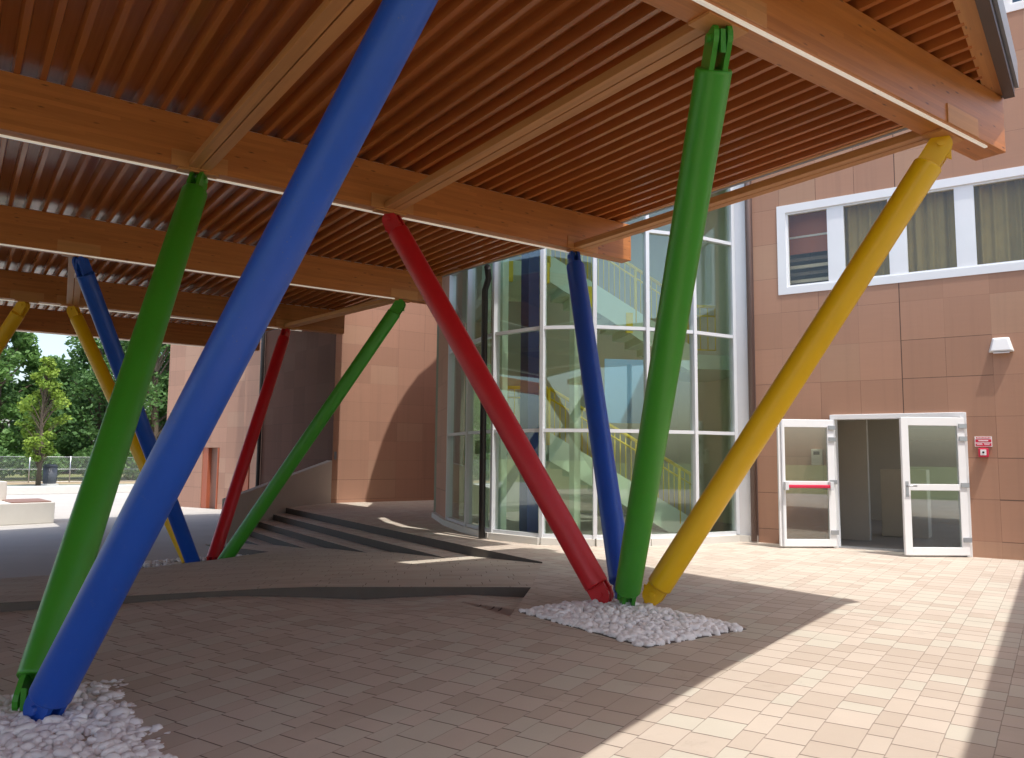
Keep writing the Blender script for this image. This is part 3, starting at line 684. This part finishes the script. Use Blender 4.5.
# door frame
m = MB()
wbox(m, 0.0, 0.075, -0.2, 0.05, 0, 2.27); wbox(m, 1.985, 2.06, -0.2, 0.05, 0, 2.27); wbox(m, 0.075, 1.985, -0.2, 0.05, 2.19, 2.27)
m.build('door_frame', MAT['white'], sch, bevel=0.005)
m = MB(); wbox(m, 0.03, 2.03, -0.3, 0.0, 0.001, 0.02); m.build('threshold', MAT['steel'], sch)
def leaf(hinge, ang, W, Hh, panic):
    d = Vector((math.cos(ang), math.sin(ang), 0)); n = Vector((-d.y, d.x, 0)); o = hinge+Vector((0, 0, 0.03)); T = 0.055
    def q(m, a, b, z0, z1, t0=0.0, t1=T): m.obox(o+d*a+n*t0+Vector((0, 0, z0)), d*(b-a), n*(t1-t0), Vector((0, 0, z1-z0)))
    sw = 0.115; m = MB()
    q(m, 0, sw, 0, Hh); q(m, W-sw, W, 0, Hh); q(m, sw, W-sw, 0, 0.12); q(m, sw, W-sw, Hh-0.13, Hh); q(m, sw, W-sw, 1.0, 1.1)
    D = m.build('door', MAT['white'], sch, bevel=0.006)
    for z0, z1 in ((0.12, 1.0), (1.1, Hh-0.13)):
        m = MB(); q(m, sw, W-sw, z0, z1, 0.02, 0.034); m.build('pane', MAT['doorglass'], D)
    for z in (0.2, 1.05, 1.78, 1.98):
        m = MB(); q(m, -0.03, 0.10, z, z+0.075, -0.022, 0.0); q(m, -0.03, 0.10, z, z+0.075, T, T+0.022); m.build('hinge', MAT['steel'], D, bevel=0.004)
    s_ = T if panic < 0 else 0.0
    if panic:
        m = MB(); sg = 1 if panic > 0 else -1
        m.obox(o+d*0.10+n*(T+0.05)+Vector((0, 0, 0.985)), d*(W-0.22), n*0.045, Vector((0, 0, 0.055))); m.build('panic_bar', MAT['signred'], D, bevel=0.012)
        m = MB()
        for a in (0.07, W-0.13): m.obox(o+d*a+n*T+Vector((0, 0, 0.95)), d*0.06, n*0.11, Vector((0, 0, 0.14)))
        m.obox(o+d*(W-0.075)+n*T, d*0.03, n*0.03, Vector((0, 0, Hh)))
        m.build('latch', MAT['frame_grey'], D, bevel=0.006)
    else:
        m = MB()
        for sg in (-1, 1):
            t = -0.006 if sg < 0 else T
            m.obox(o+d*(W-0.085)+n*t+Vector((0, 0, 0.9)), d*0.05, n*0.006, Vector((0, 0, 0.24)))
            a = o+d*(W-0.06)+n*(T/2+sg*0.03)+Vector((0, 0, 1.07)); b = a+n*sg*0.05
            m.tube([a, b, b-d*0.13], 0.011, 10)
        m.build('handle', MAT['steel'], D)
    return D
leaf(wp(0.06, 0.05, 0), rad(146), 1.02, 2.15, 0)
# the left leaf stands almost back against the wall: its inner face shows
def leaf_left():
    hinge = wp(2.02, 0.06, 0); return leaf(hinge, rad(147), 0.98, 2.15, 1)
leaf_left()
# rest of the block: roof, wing with its own wall and windows
m = MB()
wbox(m, -4.4, -0.8, -9, -8.9, 3.6, 12.5); wbox(m, 1.8, 3.34, -9, -8.9, -0.2, 12.5); wbox(m, -0.8, 1.8, -9, -8.9, 3.0, 12.5); wbox(m, -4.4, 3.34, -8.9, -0.3, 12.3, 12.5); wbox(m, 3.24, 3.34, -8.9, -0.36, -0.2, 12.3)  # back left open low down, added so daylight reaches the corridor
m.build('rear_wall', MAT['panel'], sch)
m = MB(); wbox(m, -4.4, 3.4, -9, 0.1, 12.5, 12.7); m.build('roof', MAT['flashgrey'], sch)
m = MB(); m.tube([wp(3.40, 0.07, 0.02), wp(3.40, 0.07, 12.4)], 0.055, 14); m.build('downpipe', MAT['pipe'], sch)
m = MB(); wbox(m, 3.34, 3.37, -0.3, 0.02, 0, 12.4); m.build('corner_strip', MAT['pipe'], sch)

# flat canopy added out of view on the right; its edge shades the near paving
WW = Vector((math.cos(rad(19.6)), math.sin(rad(19.6)), 0)); WNN = Vector((-WW.y, WW.x, 0)); PH = 5.0
OG = Vector((12.6, 4.9-0.365*PH, 0))
def gp(s, d, z): return OG+WW*s+WNN*d+Vector((0, 0, z))
shade = thing('shade_canopy', gp(-8, -2, 0), 'flat porch canopy on white posts added out of view at the right of the plaza', 'canopy')
m = MB(); m.obox(gp(-24, -7.5, PH), WW*25.6, WNN*7.5, Vector((0, 0, 0.25))); m.build('roof', MAT['fascia_wood'], shade)
for k in range(5):
    m = MB(); p = gp(-2-k*5, -7.0, 0); m.tube([p+Vector((0, 0, -0.25)), p+Vector((0, 0, PH-0.001))], 0.09, 16); m.build('post', MAT['white'], shade)

# small things on the wall
wl = thing('wall_light', wp(-0.52, 0, 3.33), 'white wedge shaped lamp on the terracotta wall right of the window', 'wall lamp')
m = MB(); fr = [wp(-0.40, 0.003, 3.44), wp(-0.64, 0.003, 3.44), wp(-0.70, 0.003, 3.2), wp(-0.34, 0.003, 3.2)]
ft = [wp(-0.43, 0.06, 3.42), wp(-0.61, 0.06, 3.42), wp(-0.66, 0.09, 3.22), wp(-0.38, 0.09, 3.22)]
m.face(ft); m.face(fr[::-1])
for k in range(4): m.face([fr[k], fr[(k+1) % 4], ft[(k+1) % 4], ft[k]])
m.build('housing', MAT['white'], wl, bevel=0.015)
m = MB(); wbox(m, -0.63, -0.41, 0.02, 0.075, 3.185, 3.199); m.build('diffuser', MAT['signwhite'], wl)
sg = thing('alarm_sign', wp(-0.215, 0, 1.81), 'small red and white notice above the fire alarm button', 'sign')
m = MB(); wbox(m, -0.335, -0.10, 0.002, 0.012, 1.725, 1.885); m.build('plate', MAT['signwhite'], sg)
m = MB()
wbox(m, -0.325, -0.11, 0.012, 0.0145, 1.795, 1.84)                      # bold red band
wbox(m, -0.325, -0.11, 0.012, 0.0145, 1.735, 1.782)
wbox(m, -0.315, -0.12, 0.012, 0.0145, 1.853, 1.876)
m.build('red_bands', MAT['signred'], sg)
m = MB()
wbox(m, -0.285, -0.15, 0.0145, 0.0165, 1.81, 1.826)
for s0, s1, z in ((-0.20, -0.12, 1.768), (-0.31, -0.225, 1.768), (-0.205, -0.13, 1.752), (-0.30, -0.23, 1.752)): wbox(m, s0, s1, 0.0145, 0.0165, z, z+0.008)
for k in range(9): wbox(m, -0.305+k*0.02, -0.293+k*0.02, 0.0145, 0.0165, 1.858, 1.870)
m.build('lettering', MAT['signwhite'], sg)
ab = thing('fire_alarm_button', wp(-0.215, 0, 1.63), 'red fire alarm call point with a white centre beside the door frame', 'fire alarm')
m = MB(); wbox(m, -0.285, -0.145, 0.002, 0.09, 1.56, 1.70); m.build('housing', MAT['signred'], ab, bevel=0.012)
m = MB(); wbox(m, -0.255, -0.175, 0.09, 0.098, 1.59, 1.68); m.build('break_pane', MAT['signwhite'], ab)
m = MB(); m.tube([wp(-0.215, 0.097, 1.635), wp(-0.215, 0.106, 1.635)], 0.016, 14); m.build('push_button', MAT['dark'], ab)
kp = thing('door_intercom', wp(2.28, 0, 1.54), 'beige intercom box on the wall seen through the glass of the left door', 'intercom')
m = MB(); wbox(m, 2.2, 2.38, 0.002, 0.07, 1.4, 1.68); m.build('housing', MAT['beige_in'], kp, bevel=0.01)
m = MB(); wbox(m, 2.24, 2.34, 0.07, 0.076, 1.58, 1.64); m.build('display', MAT['dark'], kp)

# ------------------------------------------------------------------ glass stair tower
FV = [(12.06, 9.13), (11.87, 9.45), (10.87, 9.53), (9.95, 9.80), (9.07, 10.20), (8.42, 10.85), (8.18, 12.0), (8.45, 13.3), (8.97, 14.9), (9.9, 17.0)]
TH = 8.2; LEV = [0.12, 1.96, 3.77, 5.55, 7.2, TH-0.15]
tw = thing('glass_stair_tower', (10.5, 13, 0), 'rounded glass stair tower between the terracotta walls', 'tower')
inward = Vector((11.5, 13.0, 0))
def fbox(m, a, b, lo, hi, thick, off=0.0, mi=0):
    a = Vector((*a, 0)); b = Vector((*b, 0)); d = b-a; n = Vector((-d.y, d.x, 0)).normalized()
    if n.dot(inward-a) < 0: n = -n
    m.obox(a+n*off+Vector((0, 0, lo)), d, n*thick, Vector((0, 0, hi-lo)), mi)
for k, (a, b) in enumerate(zip(FV, FV[1:])):
    m = MB(); fbox(m, a, b, 0.0, 0.12, 0.3, -0.10); m.build('plinth', MAT['concrete'], tw)
    if k == 0:
        m = MB(); fbox(m, a, b, 0.12, TH, 0.1, 0.0); m.build('grey_panel', MAT['white'], tw); continue
    if k == len(FV)-2:
        m = MB(); fbox(m, a, b, 0.12, TH, 0.25, 0.0); m.build('clad_pier', MAT['panel_rear'], tw); continue
    for lo, hi in zip(LEV, LEV[1:]):
        m = MB(); fbox(m, a, b, lo, hi, 0.016, 0.03); m.build('glass_pane', MAT['glass'], tw)
    m = MB()
    for z in LEV[1:-1]:
        m = MB(); fbox(m, a, b, z-0.03, z+0.03, 0.1, -0.02); m.build('transom', MAT['frame_grey'], tw)
    m = MB(); fbox(m, a, b, LEV[0]-0.0, LEV[0]+0.06, 0.1, -0.02); m.build('sill', MAT['frame_grey'], tw)
    m = MB(); fbox(m, a, b, TH-0.15, TH, 0.16, -0.04); m.build('transom', MAT['frame_grey'], tw)
for k, p in enumerate(FV[1:-1]):
    q0 = Vector((*FV[k], 0)); q1 = Vector((*FV[k+2], 0)); d = (q1-q0).normalized(); n = Vector((-d.y, d.x, 0))
    if n.dot(inward-Vector((*p, 0))) < 0: n = -n
    m = MB(); m.obox(Vector((*p, 0.12))-d*0.034-n*0.04, d*0.068, n*0.14, Vector((0, 0, TH-0.12))); m.build('mullion', MAT['frame_grey'], tw, bevel=0.004)
BACK = [(9.95, 17.0), (13.3, 17.6), (15.3, 14.0), (14.3, 10.2), (12.3, 9.3)]
for (a, b), mt in zip(zip(BACK, BACK[1:]), ('cream', 'olive', 'olive', 'mint')):
    m = MB(); fbox(m, a, b, 0, TH, 0.15, -0.15); m.build('inner_wall', MAT[mt], tw)
RP = [(12.2, 9.35)]+[(x+(11.5-x)*0.04, y+(13-y)*0.04) for x, y in FV[1:-1]]+BACK[:-1]
RI = [(x+(11.9-x)*0.42, y+(13.2-y)*0.42) for x, y in RP]
m = MB()
for k in range(len(RP)):
    a, b, c, d = RP[k], RP[(k+1) % len(RP)], RI[(k+1) % len(RP)], RI[k]
    m.prism([a, b, c, d], TH-0.12, TH+0.1)
m.build('roof_rim', MAT['flashgrey'], tw)
m = MB(); m.prism([(x+(11.9-x)*0.41, y+(13.2-y)*0.41) for x, y in RP], TH+0.02, TH+0.05); m.build('added_skylight', MAT['glass'], tw)  # unseen glazing added to let sun onto the stairs
m = MB(); m.prism([(8.25, 10.6), (7.15, 10.4), (6.9, 16.2), (9.2, 17.6), (9.6, 16.9), (8.75, 14.9), (8.2, 13.3), (7.95, 12.0)], TH-0.1, TH+0.12); m.build('shade_brim', MAT['flashgrey'], tw)  # overhang added out of view to cast shadow on the platform
m = MB(); m.prism([(12.2, 9.4)]+[(x+(11.5-x)*0.05, y+(13-y)*0.05) for x, y in FV[1:-1]]+BACK[:-1], 0.0, 0.012); m.build('floor', MAT['floor'], tw)
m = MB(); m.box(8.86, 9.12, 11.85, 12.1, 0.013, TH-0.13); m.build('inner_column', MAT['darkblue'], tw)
for p in ((9.0, 10.65), (8.55, 12.25), (8.85, 13.3), (9.3, 14.6)):
    m = MB(); m.box(p[0]-0.07, p[0]+0.07, p[1]-0.07, p[1]+0.07, 0.013, TH-0.13); m.build('inner_post', MAT['mint'], tw)
# stairs
stairs = thing('staircase', (11, 12.5, 0), 'mint green staircase with yellow railings inside the glass tower', 'staircase')
U = Vector((2.75, -1.35, 0)); Un = U.normalized(); V = Vector((-Un.y, Un.x, 0))     # U runs to the right, V to the back
SL = Vector((9.75, 12.35, 0)); SWD = 1.15
def rail(m, p, q, posts=True):
    p = Vector(p); q = Vector(q); L = (q-p).length
    m.tube([p+Vector((0, 0, 1.02)), q+Vector((0, 0, 1.02))], 0.035, 10)
    m.tube([p+Vector((0, 0, 0.82)), q+Vector((0, 0, 0.82))], 0.02, 8)
    m.tube([p+Vector((0, 0, 0.1)), q+Vector((0, 0, 0.1))], 0.014, 8)
    n = max(2, int(L/0.13))
    for k in range(n+1):
        a = p.lerp(q, k/n); thick = (k % 8 == 0)
        m.tube([a+Vector((0, 0, -0.12 if thick else 0.1)), a+Vector((0, 0, 1.0))], 0.034 if thick else 0.011, 8)
def flight(p, q, zp, zq):
    """solid stringer flight from p (zp) to q (zq), p and q on the front edge"""
    m = MB(); n = 11; p = Vector(p); q = Vector(q)
    for k in range(n):
        a = p.lerp(q, k/n); b = p.lerp(q, (k+1)/n); z = zp+(zq-zp)*((k if zp < zq else k)/n)+(zq-zp)/n*(1 if zp < zq else 0)
        zl = min(zp+(zq-zp)*k/n, zp+(zq-zp)*(k+1)/n)-0.28
        m.obox(Vector((a.x, a.y, zl)), (b-a), V*SWD, Vector((0, 0, z-zl)))
    m.build('flight', MAT['mint'], stairs)
    m = MB()   # stringer board on the front
    for a_, b_ in ((p, q),):
        A = Vector((a_.x, a_.y, zp)); B = Vector((b_.x, b_.y, zq)); o = -V*0.06
        pts = [A+o+Vector((0, 0, -0.42)), B+o+Vector((0, 0, -0.42)), B+o+Vector((0, 0, 0.14)), A+o+Vector((0, 0, 0.14))]
        bk = [x+V*0.055 for x in pts]
        m.face(pts); m.face(bk[::-1])
        for k in range(4): m.face([pts[(k+1) % 4], pts[k], bk[k], bk[(k+1) % 4]])
    m.build('stringer', MAT['mint'], stairs)
    m = MB(); rail(m, Vector((p.x, p.y, zp))-V*0.03, Vector((q.x, q.y, zq))-V*0.03); m.build('railing', MAT['railyellow'], stairs)
P0, P1 = SL, SL+U
B0, B1 = SL+V*1.5, SL+U+V*1.5
flight(P0, P1, 1.85, 0.1); flight(P0, P1, 5.45, 3.65); 
for z in (1.85, 5.45):
    m = MB(); m.obox(SL-Un*1.15+Vector((0, 0, z-0.3)), Un*1.15, V*2.7, Vector((0, 0, 0.3))); m.build('landing', MAT['mint'], stairs)
    m = MB(); rail(m, SL-Un*1.1+Vector((0, 0, z)), SL+Vector((0, 0, z))-Un*0.02); m.build('railing', MAT['railyellow'], stairs)
m = MB(); m.obox(SL+U+Vector((0, 0, 3.35)), Un*1.5, V*2.7, Vector((0, 0, 0.3))); m.build('landing', MAT['mint'], stairs)
m = MB(); rail(m, SL+U+Vector((0, 0, 3.65)), SL+U+Un*0.5+Vector((0, 0, 3.65))); m.build('railing', MAT['railyellow'], stairs)
m = MB()
for s in (-0.9, -0.15, 0.75, 1.6): m.obox(SL+Un*s-V*0.08+Vector((0, 0, 5.0-(max(0, s)*0.6))), Un*0.14, V*0.07, Vector((0, 0, 0.42)))
m.build('railing_bracket', MAT['railyellow'], stairs)
m = MB(); m.obox(Vector((12.4, 13.6, 2.3)), Un*1.2, V*0.03, Vector((0, 0, 1.5))); tag(m.build('sky_reflection_panel', MAT['skyblue']), 'sky reflection put in as a pale blue panel inside the glass tower', 'panel')  # reflected sky put in as a coloured panel
# downpipe in front of the tower
dp = MB(); dp.tube([(8.02, 12.1, 0.02), (8.02, 12.1, 4.6), (8.0, 11.95, 4.8), (7.8, 11.7, 4.93)], 0.06, 14)
o = dp.build('downpipe', MAT['black'], origin=(8.02, 12.1, 0)); tag(o, 'black rainwater pipe standing in front of the glass tower', 'downpipe')

# ------------------------------------------------------------------ rear school building
rb = thing('rear_building', (9.9, 23.5, 0), 'terracotta clad building behind the stone steps', 'building')
m = MB(); m.box(9.88, 24, 23.45, 23.85, -0.1, 10.8); m.build('wall', MAT['panel_rear'], rb)
def seg(a, b, z0, z1, th, name, mt):
    a = Vector((*a, 0)); b = Vector((*b, 0)); d = b-a; n = Vector((-d.y, d.x, 0)).normalized()
    if n.x < 0: n = -n
    m = MB(); m.obox(a+Vector((0, 0, z0)), d, n*th, Vector((0, 0, z1-z0))); return m.build(name, mt, rb)
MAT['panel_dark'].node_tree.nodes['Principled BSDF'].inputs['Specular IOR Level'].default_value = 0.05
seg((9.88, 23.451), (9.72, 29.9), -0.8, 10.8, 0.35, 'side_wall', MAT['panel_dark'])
m = MB(); m.box(3.0, 10.1, 15.0, 23.4, 6.7, 6.95); m.box(3.0, 9.65, 23.42, 28.0, 6.7, 6.95); m.build('roof', MAT['flashgrey'], rb)  # slab added out of view to keep sun off the side wall and platform
m = MB(); m.prism([(9.98, 17.1), (11.3, 19.4), (20, 22.6), (22, 17), (15.5, 14.2), (13.4, 17.85)], -0.1, 10.6); m.build('corner_block', MAT['panel_rear'], rb)
m = MB(); m.prism([(11.05, 19.2), (11.1, 19.55), (11.3, 19.85), (11.65, 20.25), (12.0, 20.55), (12.4, 20.8), (12.9, 21.05), (13.4, 21.2), (16, 22.2), (16, 18), (12, 19.0)], 10.602, 10.8); m.build('roof_edge', MAT['flashgrey'], rb)
m = MB(); m.tube([(9.62, 29.85, YARD), (9.62, 29.85, 10.6)], 0.075, 12); m.build('downpipe', MAT['black'], rb)
m = MB(); m.box(9.93, 10.0, 23.40, 23.449, 1.35, 1.6); m.build('small_lamp', MAT['flashgrey'], rb)
yb = thing('yard_building', (9.5, 29.4, YARD), 'pale pink clad building wing along the sunny yard with red doors', 'building')
A = Vector((10.1, 30.9, 0)); B = Vector((7.75, 36.7, 0)); YD = (B-A).normalized(); YN = Vector((-YD.y, YD.x, 0)); YL = (B-A).length
def yp(s, d, z): return A+YD*s+YN*d+Vector((0, 0, z))
DO = [(0.7, 1.15, YARD, 1.75), (2.6, 3.7, YARD, 1.75)]
m = MB(); wall_holes(m, yp, 0, YL, YARD-0.1, 10.0, DO, 0.3); m.build('wall', MAT['panel_rear'], yb)
m = MB(); m.obox(yp(YL, -8, YARD), YD*(-0.3), YN*7.69, Vector((0, 0, 10.7))); m.obox(yp(0, -8, 10.0), YD*YL, YN*8.0, Vector((0, 0, 0.2))); m.build('end_wall', MAT['panel_rear'], yb)
for a, b, z0, z1 in DO:
    m = MB(); m.obox(yp(a, -0.25, z0), YD*(b-a), YN*0.05, Vector((0, 0, z1-z0))); D = m.build('door', MAT['browndoor'], yb)
    m = MB(); m.obox(yp(a+0.02, -0.2, z0), YD*0.05, YN*0.24, Vector((0, 0, z1-z0-0.01))); m.obox(yp(b-0.35, -0.199, z0), YD*0.33, YN*0.17, Vector((0, 0, z1-z0-0.01))); m.build('door_frame', MAT['reddoor'], D)
# beige wedge wall beside the steps
pw = MB(); A = Vector((9.86, 23.40, 0)); B = Vector((5.9, 20.52, 0)); d = (B-A).normalized(); n = Vector((-d.y, d.x, 0))
if n.y < 0: n = -n
fr = [A+Vector((0, 0, -0.9)), B+Vector((0, 0, -0.9)), B+Vector((0, 0, 0.36)), A+Vector((0, 0, 1.32))]; bk = [p+n*0.2 for p in fr]
pw.face(fr); pw.face(bk[::-1])
for k in range(4): pw.face([fr[(k+1) % 4], fr[k], bk[k], bk[(k+1) % 4]])
tag(pw.build('wedge_wall', MAT['plaster'], origin=(8, 22, 0), bevel=0.01), 'beige rendered wedge wall sloping down beside the steps', 'parapet')

# ------------------------------------------------------------------ yard things
pl = thing('planter_bench', (0.5, 29, YARD), 'white concrete planter with a lower seat block in the sunny yard', 'planter')
m = MB(); m.obox((-7, 27.0, YARD), (9.95, 2.15, 0), (-0.35, 2.6, 0), (0, 0, 0.66)); m.build('seat_block', MAT['concrete'], pl, bevel=0.02)
m = MB(); m.obox((1.75, 29.0, YARD+0.661), (1.1, 0.24, 0), (-0.2, 1.9, 0), (0, 0, 0.03)); m.build('seat_top', MAT['browndoor'], pl)
m = MB(); m.obox((-8, 28.5, YARD), (9.7, 2.1, 0), (-0.7, 4.2, 0), (0, 0, 1.28)); m.build('planter_box', MAT['concrete'], pl, bevel=0.02)
m = MB(); m.obox((-7.8, 28.75, YARD+1.281), (9.25, 2.0, 0), (-0.6, 3.8, 0), (0, 0, 0.05)); o = m.build('grass', MAT['leaf_b'], pl); o['kind'] = 'stuff'
m = MB(); m.obox((-3, 48.5, YARD), (14, 1.0, 0), (-0.05, 0.8, 0), (0, 0, 0.42))
tag(m.build('low_wall', MAT['concrete'], origin=(3, 48.5, YARD), bevel=0.02), 'low white concrete wall along the far side of the yard', 'wall')
bn = thing('litter_bin', (5.9, 62.5, YARD), 'dark litter bin beside the yellow green sapling', 'bin')
m = MB(); m.tube([(5.9, 62.5, YARD+0.1), (5.9, 62.5, YARD+0.2), (5.9, 62.5, YARD+1.25)], [0.36, 0.42, 0.44], 20); m.build('body', MAT['bin'], bn)
m = MB(); m.tube([(5.9, 62.5, YARD+1.25), (5.9, 62.5, YARD+1.3), (5.9, 62.5, YARD+1.42)], [0.47, 0.47, 0.3], 20); m.build('lid', MAT['bin'], bn)
m = MB(); m.box(5.4, 6.4, 62.0, 63.0, YARD+0.005, YARD+0.1); m.build('base_slab', MAT['concrete'], bn)
# chain link fence
fn = thing('chain_link_fence', (5, 67, YARD), 'grey chain link fence in front of the trees', 'fence')
FY = 67.0
for k in range(13):
    x = -8+k*2.6; m = MB(); m.tube([(x, FY, YARD), (x, FY, YARD+1.95)], 0.04, 10); m.build('post', MAT['steel'], fn)
m = MB()
for z in (0.08, 1.0, 1.9): m.tube([(-8, FY, YARD+z), (23.2, FY, YARD+z)], 0.014, 6)
def strand(x0, dx):
    z0, z1 = YARD+0.08, YARD+1.9; L = z1-z0; t = 0.012
    m.obox((x0, FY-0.004, z0), (dx*L, 0, L), (t, 0, 0), (0, 0.008, 0))
x = -10.0
while x < 23: strand(x, 1); strand(x+1.82, -1); x += 0.12
m.build('mesh', MAT['steel'], fn)

# ------------------------------------------------------------------ trees
def tree(x, y, h, cr, label, leaf, n=5200, lf=0.34, trunk=None, squash=1.0, seed=1, low=0.12):
    rnd = random.Random(seed); z0 = YARD
    t = thing('broadleaf_tree' if leaf != 'leaf_y' else 'sapling', (x, y, z0), label, 'tree', 'trees behind the fence' if leaf != 'leaf_y' else None)
    m = MB(); tr = trunk or h*0.022
    top = Vector((x+rnd.uniform(-.3, .3), y, z0+h*0.8))
    m.tube([(x, y, z0), (x+0.05, y, z0+h*0.25), (x-0.05, y, z0+h*0.5), top], [tr*1.3, tr, tr*0.7, tr*0.2], 10)
    clumps = []
    nc = 36 if leaf != 'leaf_y' else 60
    for k in range(nc):
        f = low+(0.97-low)*((k+rnd.random())/nc); az = rnd.uniform(0, 6.28)
        prof = math.sin(math.pi*min(1, max(0.05, (f-low*0.6)/(1.06-low*0.6)))**0.75)
        rr = cr*prof*rnd.uniform(0.45, 0.95)
        c = Vector((x+rr*math.cos(az), y+rr*math.sin(az)*squash, z0+h*f))
        clumps.append((c, cr*rnd.uniform(0.22, 0.46)*(0.6+0.4*prof)))
        s = Vector((x, y, z0+h*max(0.12, f-0.18)))
        m.tube([s, s.lerp(c, 0.55)+Vector((0, 0, 0.15)), c], [tr*0.35, tr*0.2, tr*0.05], 6, cap=False)
    m.build('trunk', MAT['bark'], t)
    m = MB()
    for i in range(n):
        c, r = clumps[rnd.randrange(nc)]
        d = Vector((rnd.gauss(0, 1), rnd.gauss(0, 1), rnd.gauss(0, 1))).normalized()*r*(rnd.random()**0.45)
        d.z *= 0.75; p = c+d
        a = Vector((rnd.gauss(0, 1), rnd.gauss(0, 1), rnd.gauss(0, 0.6))).normalized(); b = a.cross(Vector((rnd.gauss(0, 1), rnd.gauss(0, 1), rnd.gauss(0, 1)))).normalized()
        s = lf*rnd.uniform(0.6, 1.3)
        m.face([p-a*s*0.5, p+b*s*0.28, p+a*s*0.5, p-b*s*0.28], [(0, 0)]*4)
    m.build('crown', MAT[leaf], t)
D = ['with its crown reaching the left picture edge', 'broad and dark beside the patch of sky', 'rounded and set low under the patch of sky', 'tall and dense right of the patch of sky', 'dense behind the leaning blue column', 'tall beside the corner of the pink building', 'hidden mostly by the pink building', 'far left one standing outside the canopy']
tree(-0.5, 74, 17.5, 4.6, 'broadleaf tree '+D[0], 'leaf_b', 9000, 0.42, seed=3)
tree(3.2, 76, 14.0, 4.0, 'broadleaf tree '+D[1], 'leaf_b', 8000, 0.42, seed=4)
tree(6.6, 77, 10.2, 3.6, 'broadleaf tree '+D[2], 'leaf_a', 7000, 0.40, seed=5)
tree(10.6, 75, 14.8, 4.6, 'broadleaf tree '+D[3], 'leaf_a', 9500, 0.42, seed=6)
tree(14.6, 74, 16.5, 4.6, 'broadleaf tree '+D[4], 'leaf_a', 9500, 0.42, seed=8)
tree(18.8, 76, 17.5, 4.6, 'broadleaf tree '+D[5], 'leaf_a', 8000, 0.42, seed=9)
tree(-7.0, 78, 17.0, 5.0, 'broadleaf tree '+D[7], 'leaf_b', 7000, 0.45, seed=11)
tree(5.15, 61.5, 8.8, 1.35, 'slender yellow green sapling in front of the chain link fence', 'leaf_y', 4200, 0.26, trunk=0.13, seed=12, low=0.2)
for i, (x, y, h, cr, nm) in enumerate([(-6.0, 96, 15.5, 6, 'leftmost of the back row'), (2.5, 97, 13.0, 6, 'in the back row left of the patch of sky'), (10.5, 96, 11.5, 6, 'in the back row under the patch of sky'), (17.0, 97, 17.0, 6.5, 'in the back row behind the leaning columns'), (25.0, 96, 18.5, 6.5, 'rightmost of the back row')]):
    tree(x, y, h, cr, 'hazy broadleaf tree '+nm, 'leaf_a', 9000, 0.55, seed=30+i, low=0.02)
rnd = random.Random(5)
for k in range(9):
    x = -6+k*3.1+rnd.uniform(-.6, .6); h = rnd.uniform(2.0, 3.6)
    t = thing('shrub', (x, 71.5, YARD), 'bushy green shrub low down behind the chain link fence', 'shrub', 'shrubs behind the fence')
    m = MB()
    for i in range(1500):
        d = Vector((rnd.gauss(0, 1), rnd.gauss(0, 1), rnd.gauss(0, 1))).normalized()*(rnd.random()**0.4)
        p = Vector((x+d.x*2.1, 71.5+d.y*1.3, YARD+h*0.5+d.z*h*0.5*(1-0.3*abs(d.x))))
        a = Vector((rnd.gauss(0, 1), rnd.gauss(0, 1), rnd.gauss(0, 1))).normalized(); b = a.cross(Vector((rnd.gauss(0, 1), rnd.gauss(0, 1), rnd.gauss(0, 1)))).normalized(); s = 0.34*rnd.uniform(.6, 1.2)
        m.face([p-a*s*0.5, p+b*s*0.28, p+a*s*0.5, p-b*s*0.28], [(0, 0)]*4)
    m.build('foliage', MAT['leaf_a' if k % 2 else 'leaf_b'], t)
    m = MB(); m.tube([(x, 71.5, YARD), (x, 71.5, YARD+h*0.5)], 0.08, 8); m.build('stem', MAT['bark'], t)

for o in bpy.data.objects:
    if '_o' in o: del o['_o']
